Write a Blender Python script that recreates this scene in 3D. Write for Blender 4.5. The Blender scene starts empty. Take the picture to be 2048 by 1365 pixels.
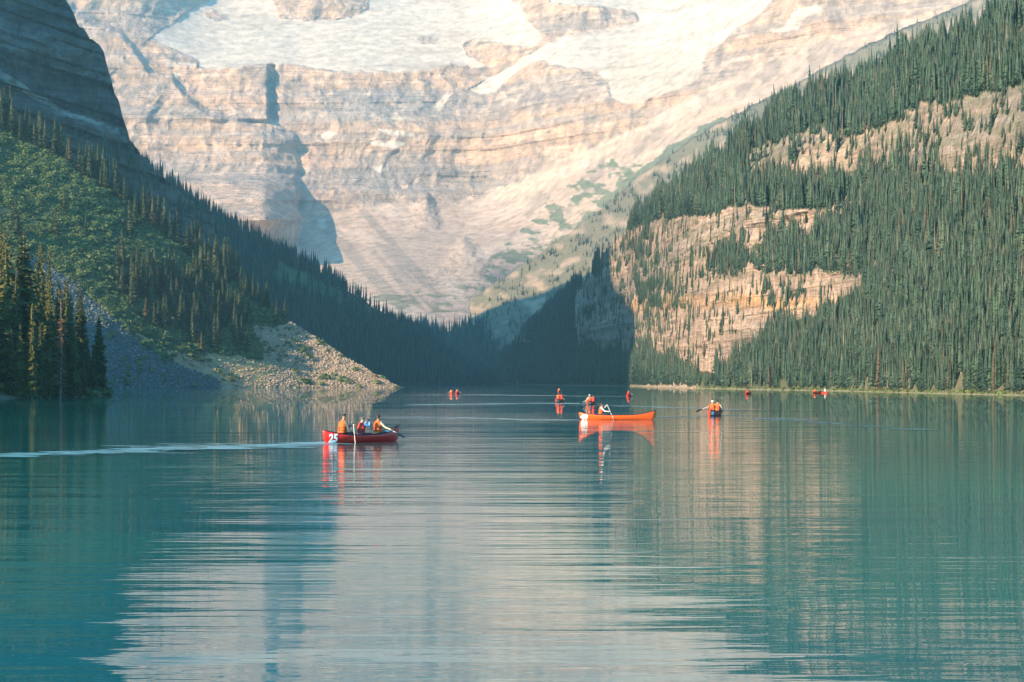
import bpy, bmesh, math, random
import numpy as np
from mathutils import Vector, Matrix

random.seed(7); rng = np.random.default_rng(7)
R = math.radians
F = 3982.0; HY = 765.0; CX = 1024.0; CH = 2.5      # focal length in photo pixels, horizon row, centre column, eye height

# ------------------------------------------------------------------ camera, sky, sun, exposure
sc = bpy.context.scene
C = sc.collection
cam_d = bpy.data.cameras.new('camera'); cam = bpy.data.objects.new('camera', cam_d); C.objects.link(cam)
cam.location = (0, 0, CH); cam.rotation_euler = (R(90), 0, 0)
cam_d.sensor_width = 36; cam_d.lens = 70.0; cam_d.shift_y = (HY - 682.5) / 2048
cam_d.clip_start = 0.5; cam_d.clip_end = 20000
sc.camera = cam

SUN_AZ, SUN_EL = 42.0, 22.0        # degrees behind the left-hand direction, degrees above the horizon
ca, sa = math.cos(R(SUN_AZ)), math.sin(R(SUN_AZ))
world = bpy.data.worlds.new('World'); sc.world = world; world.use_nodes = True
wn = world.node_tree.nodes; wl = world.node_tree.links
bg = wn['Background']; sky = wn.new('ShaderNodeTexSky'); sky.sky_type = 'NISHITA'; sky.sun_disc = False
sky.sun_elevation = R(SUN_EL); sky.sun_rotation = math.atan2(-ca, -sa); sky.altitude = 1700
sky.air_density = 1.0; sky.dust_density = 0.6; sky.ozone_density = 1.5
tint = wn.new('ShaderNodeVectorMath'); tint.operation = 'MULTIPLY'; tint.inputs[1].default_value = (.33, .96, 1.16)   # cool morning sky
wl.new(sky.outputs[0], tint.inputs[0]); wl.new(tint.outputs[0], bg.inputs[0]); bg.inputs[1].default_value = 0.15
sun_d = bpy.data.lights.new('sun', 'SUN'); sun = bpy.data.objects.new('sun', sun_d); C.objects.link(sun)
sun_d.energy = 5.0; sun_d.angle = R(0.5); sun_d.color = (1.0, 0.735, 0.475)
SD = Vector((-ca * math.cos(R(SUN_EL)), -sa * math.cos(R(SUN_EL)), math.sin(R(SUN_EL))))
sun.rotation_euler = SD.to_track_quat('Z', 'Y').to_euler(); sun.location = (-300, -300, 400)
sc.view_settings.view_transform = 'Standard'; sc.view_settings.look = 'None'
sc.view_settings.gamma = 1.0; sc.view_settings.use_curve_mapping = False
sc.view_settings.exposure = 1.4
sc.render.engine = 'CYCLES'
sc.cycles.use_denoising = True
sc.cycles.max_bounces = 6; sc.cycles.diffuse_bounces = 2; sc.cycles.glossy_bounces = 3
sc.cycles.transmission_bounces = 2; sc.cycles.volume_bounces = 1; sc.cycles.transparent_max_bounces = 4
sc.cycles.caustics_reflective = False; sc.cycles.caustics_refractive = False
sc.cycles.sample_clamp_indirect = 4.0
HAZE = 0.95e-4

# ------------------------------------------------------------------ noise and small maths
def _hash(ix, iy, iz, seed):
    h = (ix.astype(np.int64) * 374761393 + iy.astype(np.int64) * 668265263 + iz.astype(np.int64) * 2147483647 + seed * 1274126177) & 0xFFFFFFFF
    h = ((h ^ (h >> 13)) * 1274126177) & 0xFFFFFFFF
    h = (h ^ (h >> 16)) & 0xFFFF
    return h / 32767.5 - 1.0
def vnoise(x, y, z=None, seed=0):
    x = np.asarray(x, float); y = np.asarray(y, float)
    z = np.zeros_like(x) if z is None else np.asarray(z, float)
    ix, iy, iz = np.floor(x), np.floor(y), np.floor(z)
    fx, fy, fz = x - ix, y - iy, z - iz
    fx = fx * fx * (3 - 2 * fx); fy = fy * fy * (3 - 2 * fy); fz = fz * fz * (3 - 2 * fz)
    def g(a, b, c): return _hash(ix + a, iy + b, iz + c, seed)
    a = g(0,0,0) * (1-fx) + g(1,0,0) * fx; b = g(0,1,0) * (1-fx) + g(1,1,0) * fx
    c = g(0,0,1) * (1-fx) + g(1,0,1) * fx; d = g(0,1,1) * (1-fx) + g(1,1,1) * fx
    return (a * (1-fy) + b * fy) * (1-fz) + (c * (1-fy) + d * fy) * fz
def fbm(x, y, z=None, o=4, seed=0, gain=0.5):
    s = 0; a = 1; t = 0
    for k in range(o):
        f = 2.03 ** k
        s = s + a * vnoise(x * f, y * f, None if z is None else z * f, seed + k * 17); t += a; a *= gain
    return s / t
def sstep(a, b, x):
    t = np.clip((x - a) / (b - a), 0, 1); return t * t * (3 - 2 * t)
def lin(pts):
    xs = [p[0] for p in pts]; ys = [p[1] for p in pts]
    return lambda x: np.interp(x, xs, ys)
def inpoly(px, py, poly):
    px = np.asarray(px); py = np.asarray(py); r = np.zeros(px.shape, bool)
    n = len(poly); j = n - 1
    for i in range(n):
        xi, yi = poly[i]; xj, yj = poly[j]
        if yi != yj:
            r ^= ((yi > py) != (yj > py)) & (px < (xj - xi) * (py - yi) / (yj - yi) + xi)
        j = i
    return r
def blur(a, k, axis):
    if k < 1: return a
    w = np.ones(2 * k + 1) / (2 * k + 1)
    p = np.concatenate([np.repeat(np.take(a, [0], axis), k, axis), a, np.repeat(np.take(a, [-1], axis), k, axis)], axis)
    c = np.cumsum(p, axis=axis); z = np.zeros_like(np.take(c, [0], axis)); c = np.concatenate([z, c], axis)
    n = a.shape[axis]
    return (np.take(c, range(2*k+1, 2*k+1+n), axis) - np.take(c, range(0, n), axis)) / (2*k+1)
def at(px, d, z=0.0): return Vector(((px - CX) / F * d, d, z))
def depth_of(py): return CH * F / (py - HY)

# ------------------------------------------------------------------ tagging
def tag(o, label=None, cat=None, group=None, kind=None):
    if label: o['label'] = label
    if cat: o['category'] = cat
    if group: o['group'] = group
    if kind: o['kind'] = kind
    return o
def link(o, parent=None):
    C.objects.link(o)
    if parent is not None: o.parent = parent
    return o
def empty(name, loc=(0,0,0), rz=0):
    o = bpy.data.objects.new(name, None); o.empty_display_size = 0.2; o.location = loc; o.rotation_euler = (0,0,rz)
    return link(o)
def mesh_obj(name, verts, faces, mats, parent=None, smooth=False, midx=None):
    me = bpy.data.meshes.new(name); me.from_pydata([tuple(v) for v in verts], [], faces)
    for m in (mats if isinstance(mats, (list, tuple)) else [mats]): me.materials.append(m)
    if midx is not None: me.polygons.foreach_set('material_index', midx)
    if smooth: me.polygons.foreach_set('use_smooth', [True] * len(me.polygons))
    me.update()
    return link(bpy.data.objects.new(name, me), parent)

# ------------------------------------------------------------------ materials
def nmat(name):
    m = bpy.data.materials.new(name); m.use_nodes = True
    return m, m.node_tree.nodes, m.node_tree.links, m.node_tree.nodes['Principled BSDF']
def mathn(n, l, op, a, b=None, c=None):
    x = n.new('ShaderNodeMath'); x.operation = op
    for i, v in enumerate((a, b, c)):
        if v is None: continue
        if isinstance(v, (int, float)): x.inputs[i].default_value = v
        else: l.new(v, x.inputs[i])
    return x.outputs[0]
def solid(name, col, rough=0.6, var=0.12, scale=12, spec=0.4, metal=0):
    m, n, l, b = nmat(name)
    tc = n.new('ShaderNodeTexCoord'); nz = n.new('ShaderNodeTexNoise'); nz.inputs['Scale'].default_value = scale; nz.inputs['Detail'].default_value = 4
    l.new(tc.outputs['Object'], nz.inputs['Vector'])
    mp = n.new('ShaderNodeMapRange'); mp.inputs[1].default_value = .3; mp.inputs[2].default_value = .7
    mp.inputs[3].default_value = 1 - var; mp.inputs[4].default_value = 1 + var; l.new(nz.outputs[0], mp.inputs[0])
    vm = n.new('ShaderNodeVectorMath'); vm.operation = 'SCALE'; vm.inputs[0].default_value = col[:3]; l.new(mp.outputs[0], vm.inputs['Scale'])
    l.new(vm.outputs[0], b.inputs['Base Color'])
    b.inputs['Roughness'].default_value = rough; b.inputs['Specular IOR Level'].default_value = spec; b.inputs['Metallic'].default_value = metal
    return m
def terrain_mat(name, grain, strata=0.0, bump=1.0, bscale=1.0, tilt=(0,0)):
    m, n, l, b = nmat(name)
    at_ = n.new('ShaderNodeAttribute'); at_.attribute_name = 'col'
    rk = n.new('ShaderNodeAttribute'); rk.attribute_name = 'rock'
    g = n.new('ShaderNodeNewGeometry')
    n1 = n.new('ShaderNodeTexNoise'); n1.inputs['Scale'].default_value = 1 / grain; n1.inputs['Detail'].default_value = 8; n1.inputs['Roughness'].default_value = .68
    l.new(g.outputs['Position'], n1.inputs['Vector'])
    mp = n.new('ShaderNodeMapRange'); mp.inputs[1].default_value = .3; mp.inputs[2].default_value = .7; mp.inputs[3].default_value = .62; mp.inputs[4].default_value = 1.38
    l.new(n1.outputs[0], mp.inputs[0])
    # layered rock: noise stretched along the beds, and streaks stretched down the face
    m1 = n.new('ShaderNodeMapping'); m1.inputs['Scale'].default_value = (.035/bscale, .035/bscale, .55/bscale); m1.inputs['Rotation'].default_value = (0, tilt[0], 0)
    l.new(g.outputs['Position'], m1.inputs['Vector'])
    n2 = n.new('ShaderNodeTexNoise'); n2.inputs['Scale'].default_value = 1; n2.inputs['Detail'].default_value = 7; n2.inputs['Roughness'].default_value = .65; l.new(m1.outputs[0], n2.inputs['Vector'])
    m2 = n.new('ShaderNodeMapping'); m2.inputs['Scale'].default_value = (.35/bscale, .35/bscale, .11/bscale)
    l.new(g.outputs['Position'], m2.inputs['Vector'])
    n3 = n.new('ShaderNodeTexNoise'); n3.inputs['Scale'].default_value = 1; n3.inputs['Detail'].default_value = 6; n3.inputs['Roughness'].default_value = .6; l.new(m2.outputs[0], n3.inputs['Vector'])
    st = mathn(n, l, 'MULTIPLY_ADD', n2.outputs[0], 2.4, -1.2)
    vt = mathn(n, l, 'MULTIPLY_ADD', n3.outputs[0], 1.5, -.75)
    sm = mathn(n, l, 'ADD', st, vt)
    sm = mathn(n, l, 'MULTIPLY', sm, strata)
    sm = mathn(n, l, 'MULTIPLY', sm, rk.outputs['Fac'])
    sm = mathn(n, l, 'ADD', sm, 1.0)
    sm = mathn(n, l, 'MAXIMUM', sm, .25)
    k = mathn(n, l, 'MULTIPLY', sm, mp.outputs[0])
    vm = n.new('ShaderNodeVectorMath'); vm.operation = 'SCALE'; l.new(at_.outputs['Color'], vm.inputs[0]); l.new(k, vm.inputs['Scale'])
    l.new(vm.outputs[0], b.inputs['Base Color'])
    hh = mathn(n, l, 'MULTIPLY', st, rk.outputs['Fac'])
    hv = mathn(n, l, 'MULTIPLY', vt, rk.outputs['Fac'])
    hh = mathn(n, l, 'ADD', hh, hv)
    hh = mathn(n, l, 'MULTIPLY', hh, 1.3 * bscale)
    gb = mathn(n, l, 'MULTIPLY_ADD', rk.outputs['Fac'], .65, .35)
    gb = mathn(n, l, 'MULTIPLY', gb, n1.outputs[0])
    hh = mathn(n, l, 'MULTIPLY_ADD', gb, grain * .5, hh)
    bp = n.new('ShaderNodeBump'); bp.inputs['Strength'].default_value = bump; bp.inputs['Distance'].default_value = 1.0
    l.new(hh, bp.inputs['Height']); l.new(bp.outputs[0], b.inputs['Normal'])
    b.inputs['Roughness'].default_value = .95; b.inputs['Specular IOR Level'].default_value = .15
    return m
def leaf_mat(name, c0, c1, c2=None):
    m, n, l, b = nmat(name)
    oi = n.new('ShaderNodeObjectInfo'); cr = n.new('ShaderNodeValToRGB')
    e = cr.color_ramp.elements; e[0].color = (*c0, 1); e[1].color = (*c1, 1)
    if c2: x = cr.color_ramp.elements.new(.93); x.color = (*c1, 1); e[len(e)-1].color = (*c2, 1)
    l.new(oi.outputs['Random'], cr.inputs[0])
    g = n.new('ShaderNodeNewGeometry'); nz = n.new('ShaderNodeTexNoise'); nz.inputs['Scale'].default_value = .55; nz.inputs['Detail'].default_value = 5
    l.new(g.outputs['Position'], nz.inputs['Vector'])
    mp = n.new('ShaderNodeMapRange'); mp.inputs[1].default_value = .3; mp.inputs[2].default_value = .7; mp.inputs[3].default_value = .65; mp.inputs[4].default_value = 1.35; l.new(nz.outputs[0], mp.inputs[0])
    vm = n.new('ShaderNodeVectorMath'); vm.operation = 'SCALE'; l.new(cr.outputs[0], vm.inputs[0]); l.new(mp.outputs[0], vm.inputs['Scale'])
    l.new(vm.outputs[0], b.inputs['Base Color']); b.inputs['Roughness'].default_value = .7; b.inputs['Specular IOR Level'].default_value = .25
    return m

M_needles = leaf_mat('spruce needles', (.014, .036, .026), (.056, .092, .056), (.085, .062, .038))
M_needles_lit = leaf_mat('sunlit olive spruce needles', (.045, .055, .016), (.10, .098, .026), (.11, .065, .025))  # warm sunlit tone of the near stand put into the needle colour
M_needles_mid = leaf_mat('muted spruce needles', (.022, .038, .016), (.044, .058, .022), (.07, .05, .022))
M_dead = solid('dead rust needles', (.13, .065, .03), .9, .3, 3)
M_bark = solid('grey bark', (.26, .21, .17), .9, .3, 4)
M_snag = solid('bleached dead wood', (.26, .21, .165), .9, .25, 4)
M_shrub = leaf_mat('alder shrub leaves', (.055, .092, .03), (.125, .16, .05))
M_rock_shaded = solid('scree stone', (.13, .155, .15), .95, .85, .9)  # chute stones, toned down so the colour carries part of their shade
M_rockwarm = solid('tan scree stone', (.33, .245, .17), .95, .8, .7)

# ------------------------------------------------------------------ relief builder: every column starts at a real depth and climbs by its own slope
SURF = {}
def relief(name, px, ybot, ytop, dbot, nrow, slope, paint, mat, disp=None, crag=0.0, smooth_k=2, label=None, base_row=True, back=(40, 300), target=None):
    px = np.asarray(px, float)
    yb = ybot(px); yt = ytop(px)
    t = np.linspace(0, 1, nrow)[:, None]
    PX = np.repeat(px[None, :], nrow, 0); PY = yb[None, :] + (yt - yb)[None, :] * t
    PY = PY + crag * fbm(px / 14.0, px * 0, o=4, seed=5)[None, :] * sstep(.93, 1, t)
    Q = (HY - PY) / F
    D = np.zeros_like(PX); D[0] = dbot(px)
    PYs = PY - crag * fbm(px / 14.0, px * 0, o=4, seed=5)[None, :] * sstep(.93, 1, t)   # the ragged crest must not disturb the slopes below it
    Qs = (HY - PYs) / F
    for it in range(2 if target else 1):
        for j in range(nrow - 1):
            z = CH + Qs[j] * D[j]; x = (px - CX) / F * D[j]
            s = slope(px, PYs[j], z, x, D[j])
            dq = Qs[j+1] - Qs[j]
            D[j+1] = D[j] * (1 + dq / np.maximum(s - Qs[j], .05))
        if target and it == 0:      # second pass: the cliff foot of every column lies at its real distance
            jb = np.argmin(np.abs(PY - target[0](px)[None, :]), 0)
            D[0] = blur((D[0] * target[1](px) / D[jb, np.arange(len(px))])[None, :], 8, 1)[0]
    if smooth_k:
        for _ in range(3 if smooth_k > 10 else 1): D = blur(D, smooth_k, 1)
    X = (PX - CX) / F * D; Z = CH + Q * D
    if disp is not None:
        D = D + disp(PX, PY, X, D, Z)
        D[0] = np.minimum(D[0], D[1]) if nrow > 1 else D[0]
        X = (PX - CX) / F * D; Z = CH + Q * D
    V = np.stack([X, D, Z], -1)
    col, rock = paint(PX, PY, X, D, Z)
    rows = [V]; cols = [col]; rocks = [rock]; PXs = [PX]; 
    if base_row:
        b0 = V[:1].copy(); b0[..., 1] -= 6; b0[..., 2] = -5
        rows.insert(0, b0); cols.insert(0, col[:1]); rocks.insert(0, rock[:1])
    for k, off in enumerate(back):
        b1 = V[-1:].copy(); b1[..., 1] += off; b1[..., 2] = np.maximum(b1[..., 2] - off * 1.1, -5) - (0 if k == 0 else 0)
        rows.append(b1); cols.append(col[-1:]); rocks.append(rock[-1:])
    Vf = np.concatenate(rows, 0); Cf = np.concatenate(cols, 0); Rf = np.concatenate(rocks, 0)
    nr, nc = Vf.shape[:2]
    idx = np.arange(nr * nc).reshape(nr, nc)
    quads = np.stack([idx[:-1, :-1], idx[:-1, 1:], idx[1:, 1:], idx[1:, :-1]], -1).reshape(-1, 4)
    o = grid_obj(name, Vf.reshape(-1, 3), quads, Cf.reshape(-1, 3), Rf.reshape(-1), mat)
    tag(o, label, None, None, 'structure')
    SURF[name] = dict(V=V, PX=PX, PY=PY)
    return o
def grid_obj(name, V, quads, col, rock, mat):
    me = bpy.data.meshes.new(name)
    me.vertices.add(len(V)); me.vertices.foreach_set('co', V.astype(np.float32).ravel())
    me.loops.add(len(quads) * 4); me.loops.foreach_set('vertex_index', quads.astype(np.int32).ravel())
    me.polygons.add(len(quads)); me.polygons.foreach_set('loop_start', np.arange(0, len(quads) * 4, 4, dtype=np.int32))
    me.polygons.foreach_set('loop_total', np.full(len(quads), 4, dtype=np.int32))
    me.polygons.foreach_set('use_smooth', np.ones(len(quads), bool))
    a = me.color_attributes.new('col', 'FLOAT_COLOR', 'POINT')
    a.data.foreach_set('color', np.concatenate([col, np.ones((len(col), 1))], 1).astype(np.float32).ravel())
    b = me.attributes.new('rock', 'FLOAT', 'POINT'); b.data.foreach_set('value', rock.astype(np.float32))
    me.materials.append(mat); me.update(); me.validate()
    return link(bpy.data.objects.new(name, me))
def cols_between(spec):
    out = []
    for a, b, n in spec: out.append(np.linspace(a, b, n, endpoint=False))
    out.append(np.array([spec[-1][1]])); return np.concatenate(out)
def mix(c0, c1, f): return c0 * (1 - f[..., None]) + np.asarray(c1) * f[..., None]
def base(PX, c): return np.broadcast_to(np.asarray(c, float), PX.shape + (3,)).copy()

# ================================================================== LAKE
def build_water():
    m, n, l, b = nmat('turquoise lake water')
    g = n.new('ShaderNodeNewGeometry')
    def wave(sx, sy, rot, detail, w=0.0):
        mp = n.new('ShaderNodeMapping'); mp.inputs['Rotation'].default_value = (0, 0, rot); mp.inputs['Scale'].default_value = (sx, sy, 1)
        l.new(g.outputs['Position'], mp.inputs['Vector'])
        t = n.new('ShaderNodeTexNoise'); t.inputs['Scale'].default_value = 1; t.inputs['Detail'].default_value = detail; t.inputs['Roughness'].default_value = .5
        t.inputs['Distortion'].default_value = w
        l.new(mp.outputs[0], t.inputs['Vector']); return t.outputs[0]
    w1 = wave(.28, 1.9, R(4), 1.5, .3); w2 = wave(.9, 4.6, R(-7), 2); w3 = wave(.10, .42, R(10), 1)
    w4 = wave(3.2, 11, R(9), 1)
    patch = wave(.02, .05, R(20), 2)      # calm and ruffled patches
    pm = n.new('ShaderNodeMapRange'); pm.inputs[1].default_value = .38; pm.inputs[2].default_value = .62; pm.inputs[3].default_value = .45; pm.inputs[4].default_value = 1.3
    l.new(patch, pm.inputs[0])
    h = mathn(n, l, 'MULTIPLY', w1, .015)
    h = mathn(n, l, 'MULTIPLY_ADD', w2, .0042, h)
    h = mathn(n, l, 'MULTIPLY_ADD', w4, .0007, h)
    h = mathn(n, l, 'MULTIPLY', h, pm.outputs[0])
    h = mathn(n, l, 'MULTIPLY_ADD', w3, .035, h)
    bp = n.new('ShaderNodeBump'); bp.inputs['Strength'].default_value = 1; bp.inputs['Distance'].default_value = 1.0
    l.new(h, bp.inputs['Height']); l.new(bp.outputs[0], b.inputs['Normal'])
    cn = wave(.012, .03, 0, 3)
    cr = n.new('ShaderNodeValToRGB'); cr.color_ramp.elements[0].position = .35; cr.color_ramp.elements[1].position = .65
    cr.color_ramp.elements[0].color = (.0002, .080, .110, 1); cr.color_ramp.elements[1].color = (.0012, .155, .136, 1)
    l.new(cn, cr.inputs[0]); l.new(cr.outputs[0], b.inputs['Base Color'])
    b.inputs['Roughness'].default_value = .008; b.inputs['IOR'].default_value = 1.33
    v = [(-2500, -60, 0), (2500, -60, 0), (2500, 2600, 0), (-2500, 2600, 0)]
    o = mesh_obj('lake_water', v, [(0, 1, 2, 3)], m)
    tag(o, 'turquoise glacial lake with fine ripples and reflections', None, None, 'structure')
    bed = mesh_obj('lake_bed', [(-2500, -60, -6), (2500, -60, -6), (2500, 2600, -6), (-2500, 2600, -6)], [(0, 1, 2, 3)], solid('silt', (.3, .3, .25)))
    tag(bed, 'pale silt bed under the lake', None, None, 'structure')
build_water()

# ================================================================== FAR MOUNTAIN
M_far = terrain_mat('far cliff rock', 22, .55, .9, 9.0)
G1 = [(300,78),(320,60),(345,48),(380,20),(420,0),(470,-80),(540,-80),(546,0),(556,35),(600,42),(650,42),(700,36),(735,18),(745,-80),(1010,-80),(1020,0),(1042,12),(1050,35),(1075,60),(1084,80),(1060,97),(1000,86),(945,80),(925,90),(935,112),(968,130),(955,134),(900,130),(850,142),(800,146),(760,142),(700,146),(640,140),(590,131),(540,127),(500,130),(440,139),(395,137),(398,122),(350,102)]
G2 = [(1085,-80),(1560,-80),(1545,5),(1520,28),(1470,58),(1440,92),(1412,108),(1405,130),(1396,160),(1350,182),(1310,194),(1285,206),(1245,210),(1218,195),(1216,160),(1190,143),(1132,137),(1088,121),(1060,130),(1020,155),(992,186),(955,190),(936,180),(990,150),(1040,122),(1085,92),(1150,68),(1230,58),(1276,44),(1272,24),(1200,14),(1100,8)]
ISL = [[(408,28),(425,22),(450,32),(457,40),(436,43),(415,38)], [(830,78),(850,73),(875,80),(868,88),(845,88)]]
SNOW = [[(755,236),(835,233),(838,240),(780,242)],[(745,260),(780,258),(830,268),(828,275),(770,268)],[(735,282),(790,280),(815,286),(790,296),(750,292)],[(750,335),(775,330),(780,342),(752,348)],[(333,125),(390,128),(392,133),(335,132)],[(345,147),(362,147),(360,153),(344,153)],
        [(1600,15),(1650,8),(1640,25),(1610,35),(1570,60),(1575,40)],[(1540,58),(1600,50),(1598,60),(1548,66)],[(640,270),(655,262),(675,266),(660,280),(645,284)],[(635,440),(650,436),(652,455),(640,462)],[(870,215),(890,190),(905,185),(893,205),(878,225)]]
yb_far = lin([(-900,620),(0,600),(400,560),(540,480),(600,440),(660,425),(740,415),(800,398),(900,405),(960,395),(1040,362),(1100,325),(1200,288),(1300,240),(1400,178),(1450,158),(1600,90),(1800,40),(2048,-20),(2900,-200)])
def far_slope(px, py, z, x, d):
    dy = py - yb_far(px)
    wx = 12 * fbm(px / 40., py / 30., o=3, seed=2); wy = 7 * fbm(px / 25., py / 25., o=3, seed=3)
    gl = inpoly(px + wx * .4, py + wy * .5, G1) | inpoly(px + wx * .4, py + wy * .5, G2)
    fl = .13 + .42 * np.exp(-np.maximum(dy, 0) / 60.) + .35 * sstep(960, 1150, px)
    band = vnoise(z / 26. + .8 * fbm(x / 500., d / 500., o=3, seed=9), x / 900., seed=11)
    rk = np.where(band > .1, 5.0, .95)
    rk = np.where(py < 5, 1.3, rk)
    s = np.where(dy > 0, fl, rk)
    return np.where(gl, .55, s)
top_but = lin([(-900,-400),(0,-80),(100,-40),(130,0),(170,30),(240,62),(262,85),(300,140),(345,150),(370,185),(400,212),(460,232),(500,240),(592,262),(593,262)])
def far_disp(PX, PY, X, D, Z):
    gl = (inpoly(PX, PY, G1) | inpoly(PX, PY, G2)).astype(float)
    cliff = sstep(0, 25, yb_far(PX) - PY) * (1 - gl)
    Xw = X + 26 * fbm(Z / 55., X / 140., o=3, seed=20); rib = 1 - np.abs(fbm(Xw / 60., Z / 110., D / 900., o=4, seed=21)) * 2.2
    rib2 = fbm(Xw / 17., Z / 26., o=4, seed=23)
    led = vnoise(Z / 15. + .3 * fbm(X / 400., D / 400., seed=28), X / 260., seed=29)
    dd = -cliff * (11 * rib + 5 * rib2 - 7 * sstep(-.25, .25, led)) - 3 * (1 - cliff) * (1 - gl) * fbm(X / 90., D / 160., Z / 30., o=3, seed=25)
    dd += gl * 7 * fbm(X / 190. + Z / 60., Z / 17., o=4, seed=27)
    # the buttress standing forward on the left, its shaded right-hand wall, the couloir above it
    e = PX + 7 * fbm(PY / 18., PY * 0, o=3, seed=31)
    below = sstep(-4, 16, PY - top_but(PX) + 5 * fbm(PX / 20., PX * 0, o=3, seed=33))
    amt = np.interp(e, [-900, 150, 528, 545, 590, 598], [60, 110, 215, 185, 70, 0]) * np.interp(PY, [140, 250, 350, 400, 440, 500, 560], [.25, .30, .38, 1.3, 2.3, 1.0, .5])
    dd -= below * np.maximum(amt, 0)
    low = sstep(330, 470, PY) * np.interp(e, [520, 545, 600], [60, 40, 0]); dd -= low
    c2 = sstep(126, 134, PY) * (1 - sstep(236, 246, PY)); dd -= c2 * np.interp(PX + 4 * fbm(PY / 12., PY * 0, seed=35), [380, 470, 533, 537], [0, 35, 42, 0])
    dd += c2 * np.interp(PX + 7 * fbm(PY / 16., PY * 0, o=3, seed=36), [534, 540, 546, 554], [0, 30, 32, 0])
    # moraine cones on the valley floor
    ln = np.abs(PX - 928 - .1 * (PY - 475)) / np.interp(PY, [468, 540], [8, 70]); dd -= 60 * sstep(0, 1, 1 - ln + .25 * fbm(PX / 14., PY / 10., o=3, seed=37)) * sstep(470, 490, PY) * (1 - sstep(530, 570, PY))
    ln = np.abs(PX - 850) / np.interp(PY, [378, 470], [6, 60]); dd -= 45 * sstep(0, 1, 1 - ln + .25 * fbm(PX / 14., PY / 10., o=3, seed=38)) * sstep(380, 400, PY) * (1 - sstep(440, 480, PY))
    return dd
def far_paint(PX, PY, X, D, Z):
    wx = 14 * fbm(PX / 40., PY / 14., o=4, seed=41); wy = 9 * fbm(PX / 18., PY / 18., o=4, seed=43)
    c = base(PX, (.54, .345, .225))
    c = mix(c, (.37, .275, .22), sstep(0, .5, fbm(X / 260., Z / 60., o=4, seed=45)) * .85)
    c = mix(c, (.58, .36, .235), sstep(.05, .5, fbm(X / 160., Z / 50., D / 300., o=4, seed=47)) * .7)
    c = mix(c, (.30, .26, .24), sstep(0, .3, vnoise(Z / 22. + fbm(X / 400., D / 400., seed=49), X / 800., seed=50)) * .5)
    Xw = X + 18 * fbm(Z / 40., X / 120., o=3, seed=60); c = mix(c, (.26, .20, .17), sstep(.12, .4, fbm(Xw / 13., Z / 42., o=4, seed=62)) * .55); c = mix(c, (.66, .46, .33), sstep(.15, .45, fbm(Xw / 24., Z / 16., o=4, seed=64)) * .6)
    dy = PY - yb_far(PX)
    fl = sstep(-4, 6, dy + wy)
    c = mix(c, (.44, .31, .225), fl * (.85 + .15 * fbm(PX / 30., PY / 9., seed=51)))
    gu = fl * sstep(.12, .35, fbm(PX / 34. + PY / 40. * np.where(PX > 930, 1, -1), PY / 70. - PX / 90., o=4, seed=56)); c = mix(c, (.27, .20, .155), gu * .75)
    c = mix(c, (.55, .41, .31), fl * sstep(.1, .4, fbm(PX / 60. + PY / 30. * np.where(PX > 930, 1, -1), PY / 60., o=3, seed=57)) * .6)
    spk = fl * (PY > 540) * sstep(.2, .45, fbm(PX / 5., PY / 2.5, o=3, seed=58)); c = mix(c, (.16, .15, .10), spk * .6)
    # sparse meadow and dwarf firs on the lower right-hand slopes
    veg = [(940,600),(985,520),(1080,430),(1130,370),(1210,320),(1290,330),(1260,430),(1180,540),(1060,600),(960,640)]
    v = inpoly(PX + wx * 2, PY + wy * 2, veg) * sstep(-.15, .15, fbm(PX / 26. + PY / 60., PY / 12. - PX / 60., o=4, seed=53))
    v = np.maximum(v, inpoly(PX + wx, PY + wy * .5, [(1190,410),(1330,300),(1440,232),(1452,240),(1350,320),(1210,430)]))
    v = np.maximum(v, (fl > .5) * (PX > 700) * (PX < 1010) * (PY > 570) * sstep(.1, .35, fbm(PX / 40., PY / 8., o=4, seed=54)) * .8)
    c = mix(c, (.08, .11, .05), np.clip(v, 0, 1) * .8)
    ice = (inpoly(PX + wx * .35, PY + wy * .45, G1) | inpoly(PX + wx * .35, PY + wy * .45, G2)).astype(float)
    for p in ISL: ice *= 1 - inpoly(PX + wx * .3, PY + wy * .3, p)
    for p in SNOW: ice = np.maximum(ice, inpoly(PX + wx * .5, PY + wy * .4, p) * .95)
    ice = blur(blur(ice, 1, 0), 1, 1)
    icec = base(PX, (.50, .41, .325)); icec = mix(icec, (.40, .31, .24), sstep(.05, .45, fbm(X / 200., Z / 16., o=5, seed=55)) * .65)
    lowg = inpoly(PX + wx, PY + wy, [(1215,110),(1400,95),(1405,140),(1350,190),(1245,212),(1215,195)]).astype(float)
    icec = mix(icec, (.40, .305, .225), lowg * .45)
    c = c * (1 - ice[..., None]) + icec * ice[..., None]
    rock = (1 - ice) * (1 - fl * .8)
    return np.clip(c, 0, 1), rock
relief('mountain_face', cols_between([(-1200,80,60),(80,1660,760),(1660,2400,90),(2400,3400,16)]), lin([(-1200,700),(3400,700)]),
       lin([(-1200,-420),(0,-110),(300,-95),(600,-70),(900,-90),(1200,-75),(1600,-110),(2048,-160),(3400,-480)]),
       lin([(-1200,2300),(300,2600),(700,2500),(1000,2450),(1300,2350),(3400,2300)]), 470, far_slope, far_paint, M_far, far_disp, crag=14, smooth_k=20, target=(yb_far, lin([(-1200,3900),(0,4130),(300,4200),(545,4250),(620,4300),(980,4350),(1200,4100),(1450,3900),(2048,3600),(3400,3300)])),
       label='hazy layered rock wall with hanging glaciers closing the valley', back=(120, 1000))

# ================================================================== MID RIDGES
M_ter = terrain_mat('slope ground', 2.2, .45, .8, 2.2)
M_cliff = terrain_mat('dark layered cliff', 3.5, 1.0, 1.0, 3.2, (R(-14), 0))
M_rcl = terrain_mat('sunlit limestone cliff', 2.0, .75, 1.0, 1.8)

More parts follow.
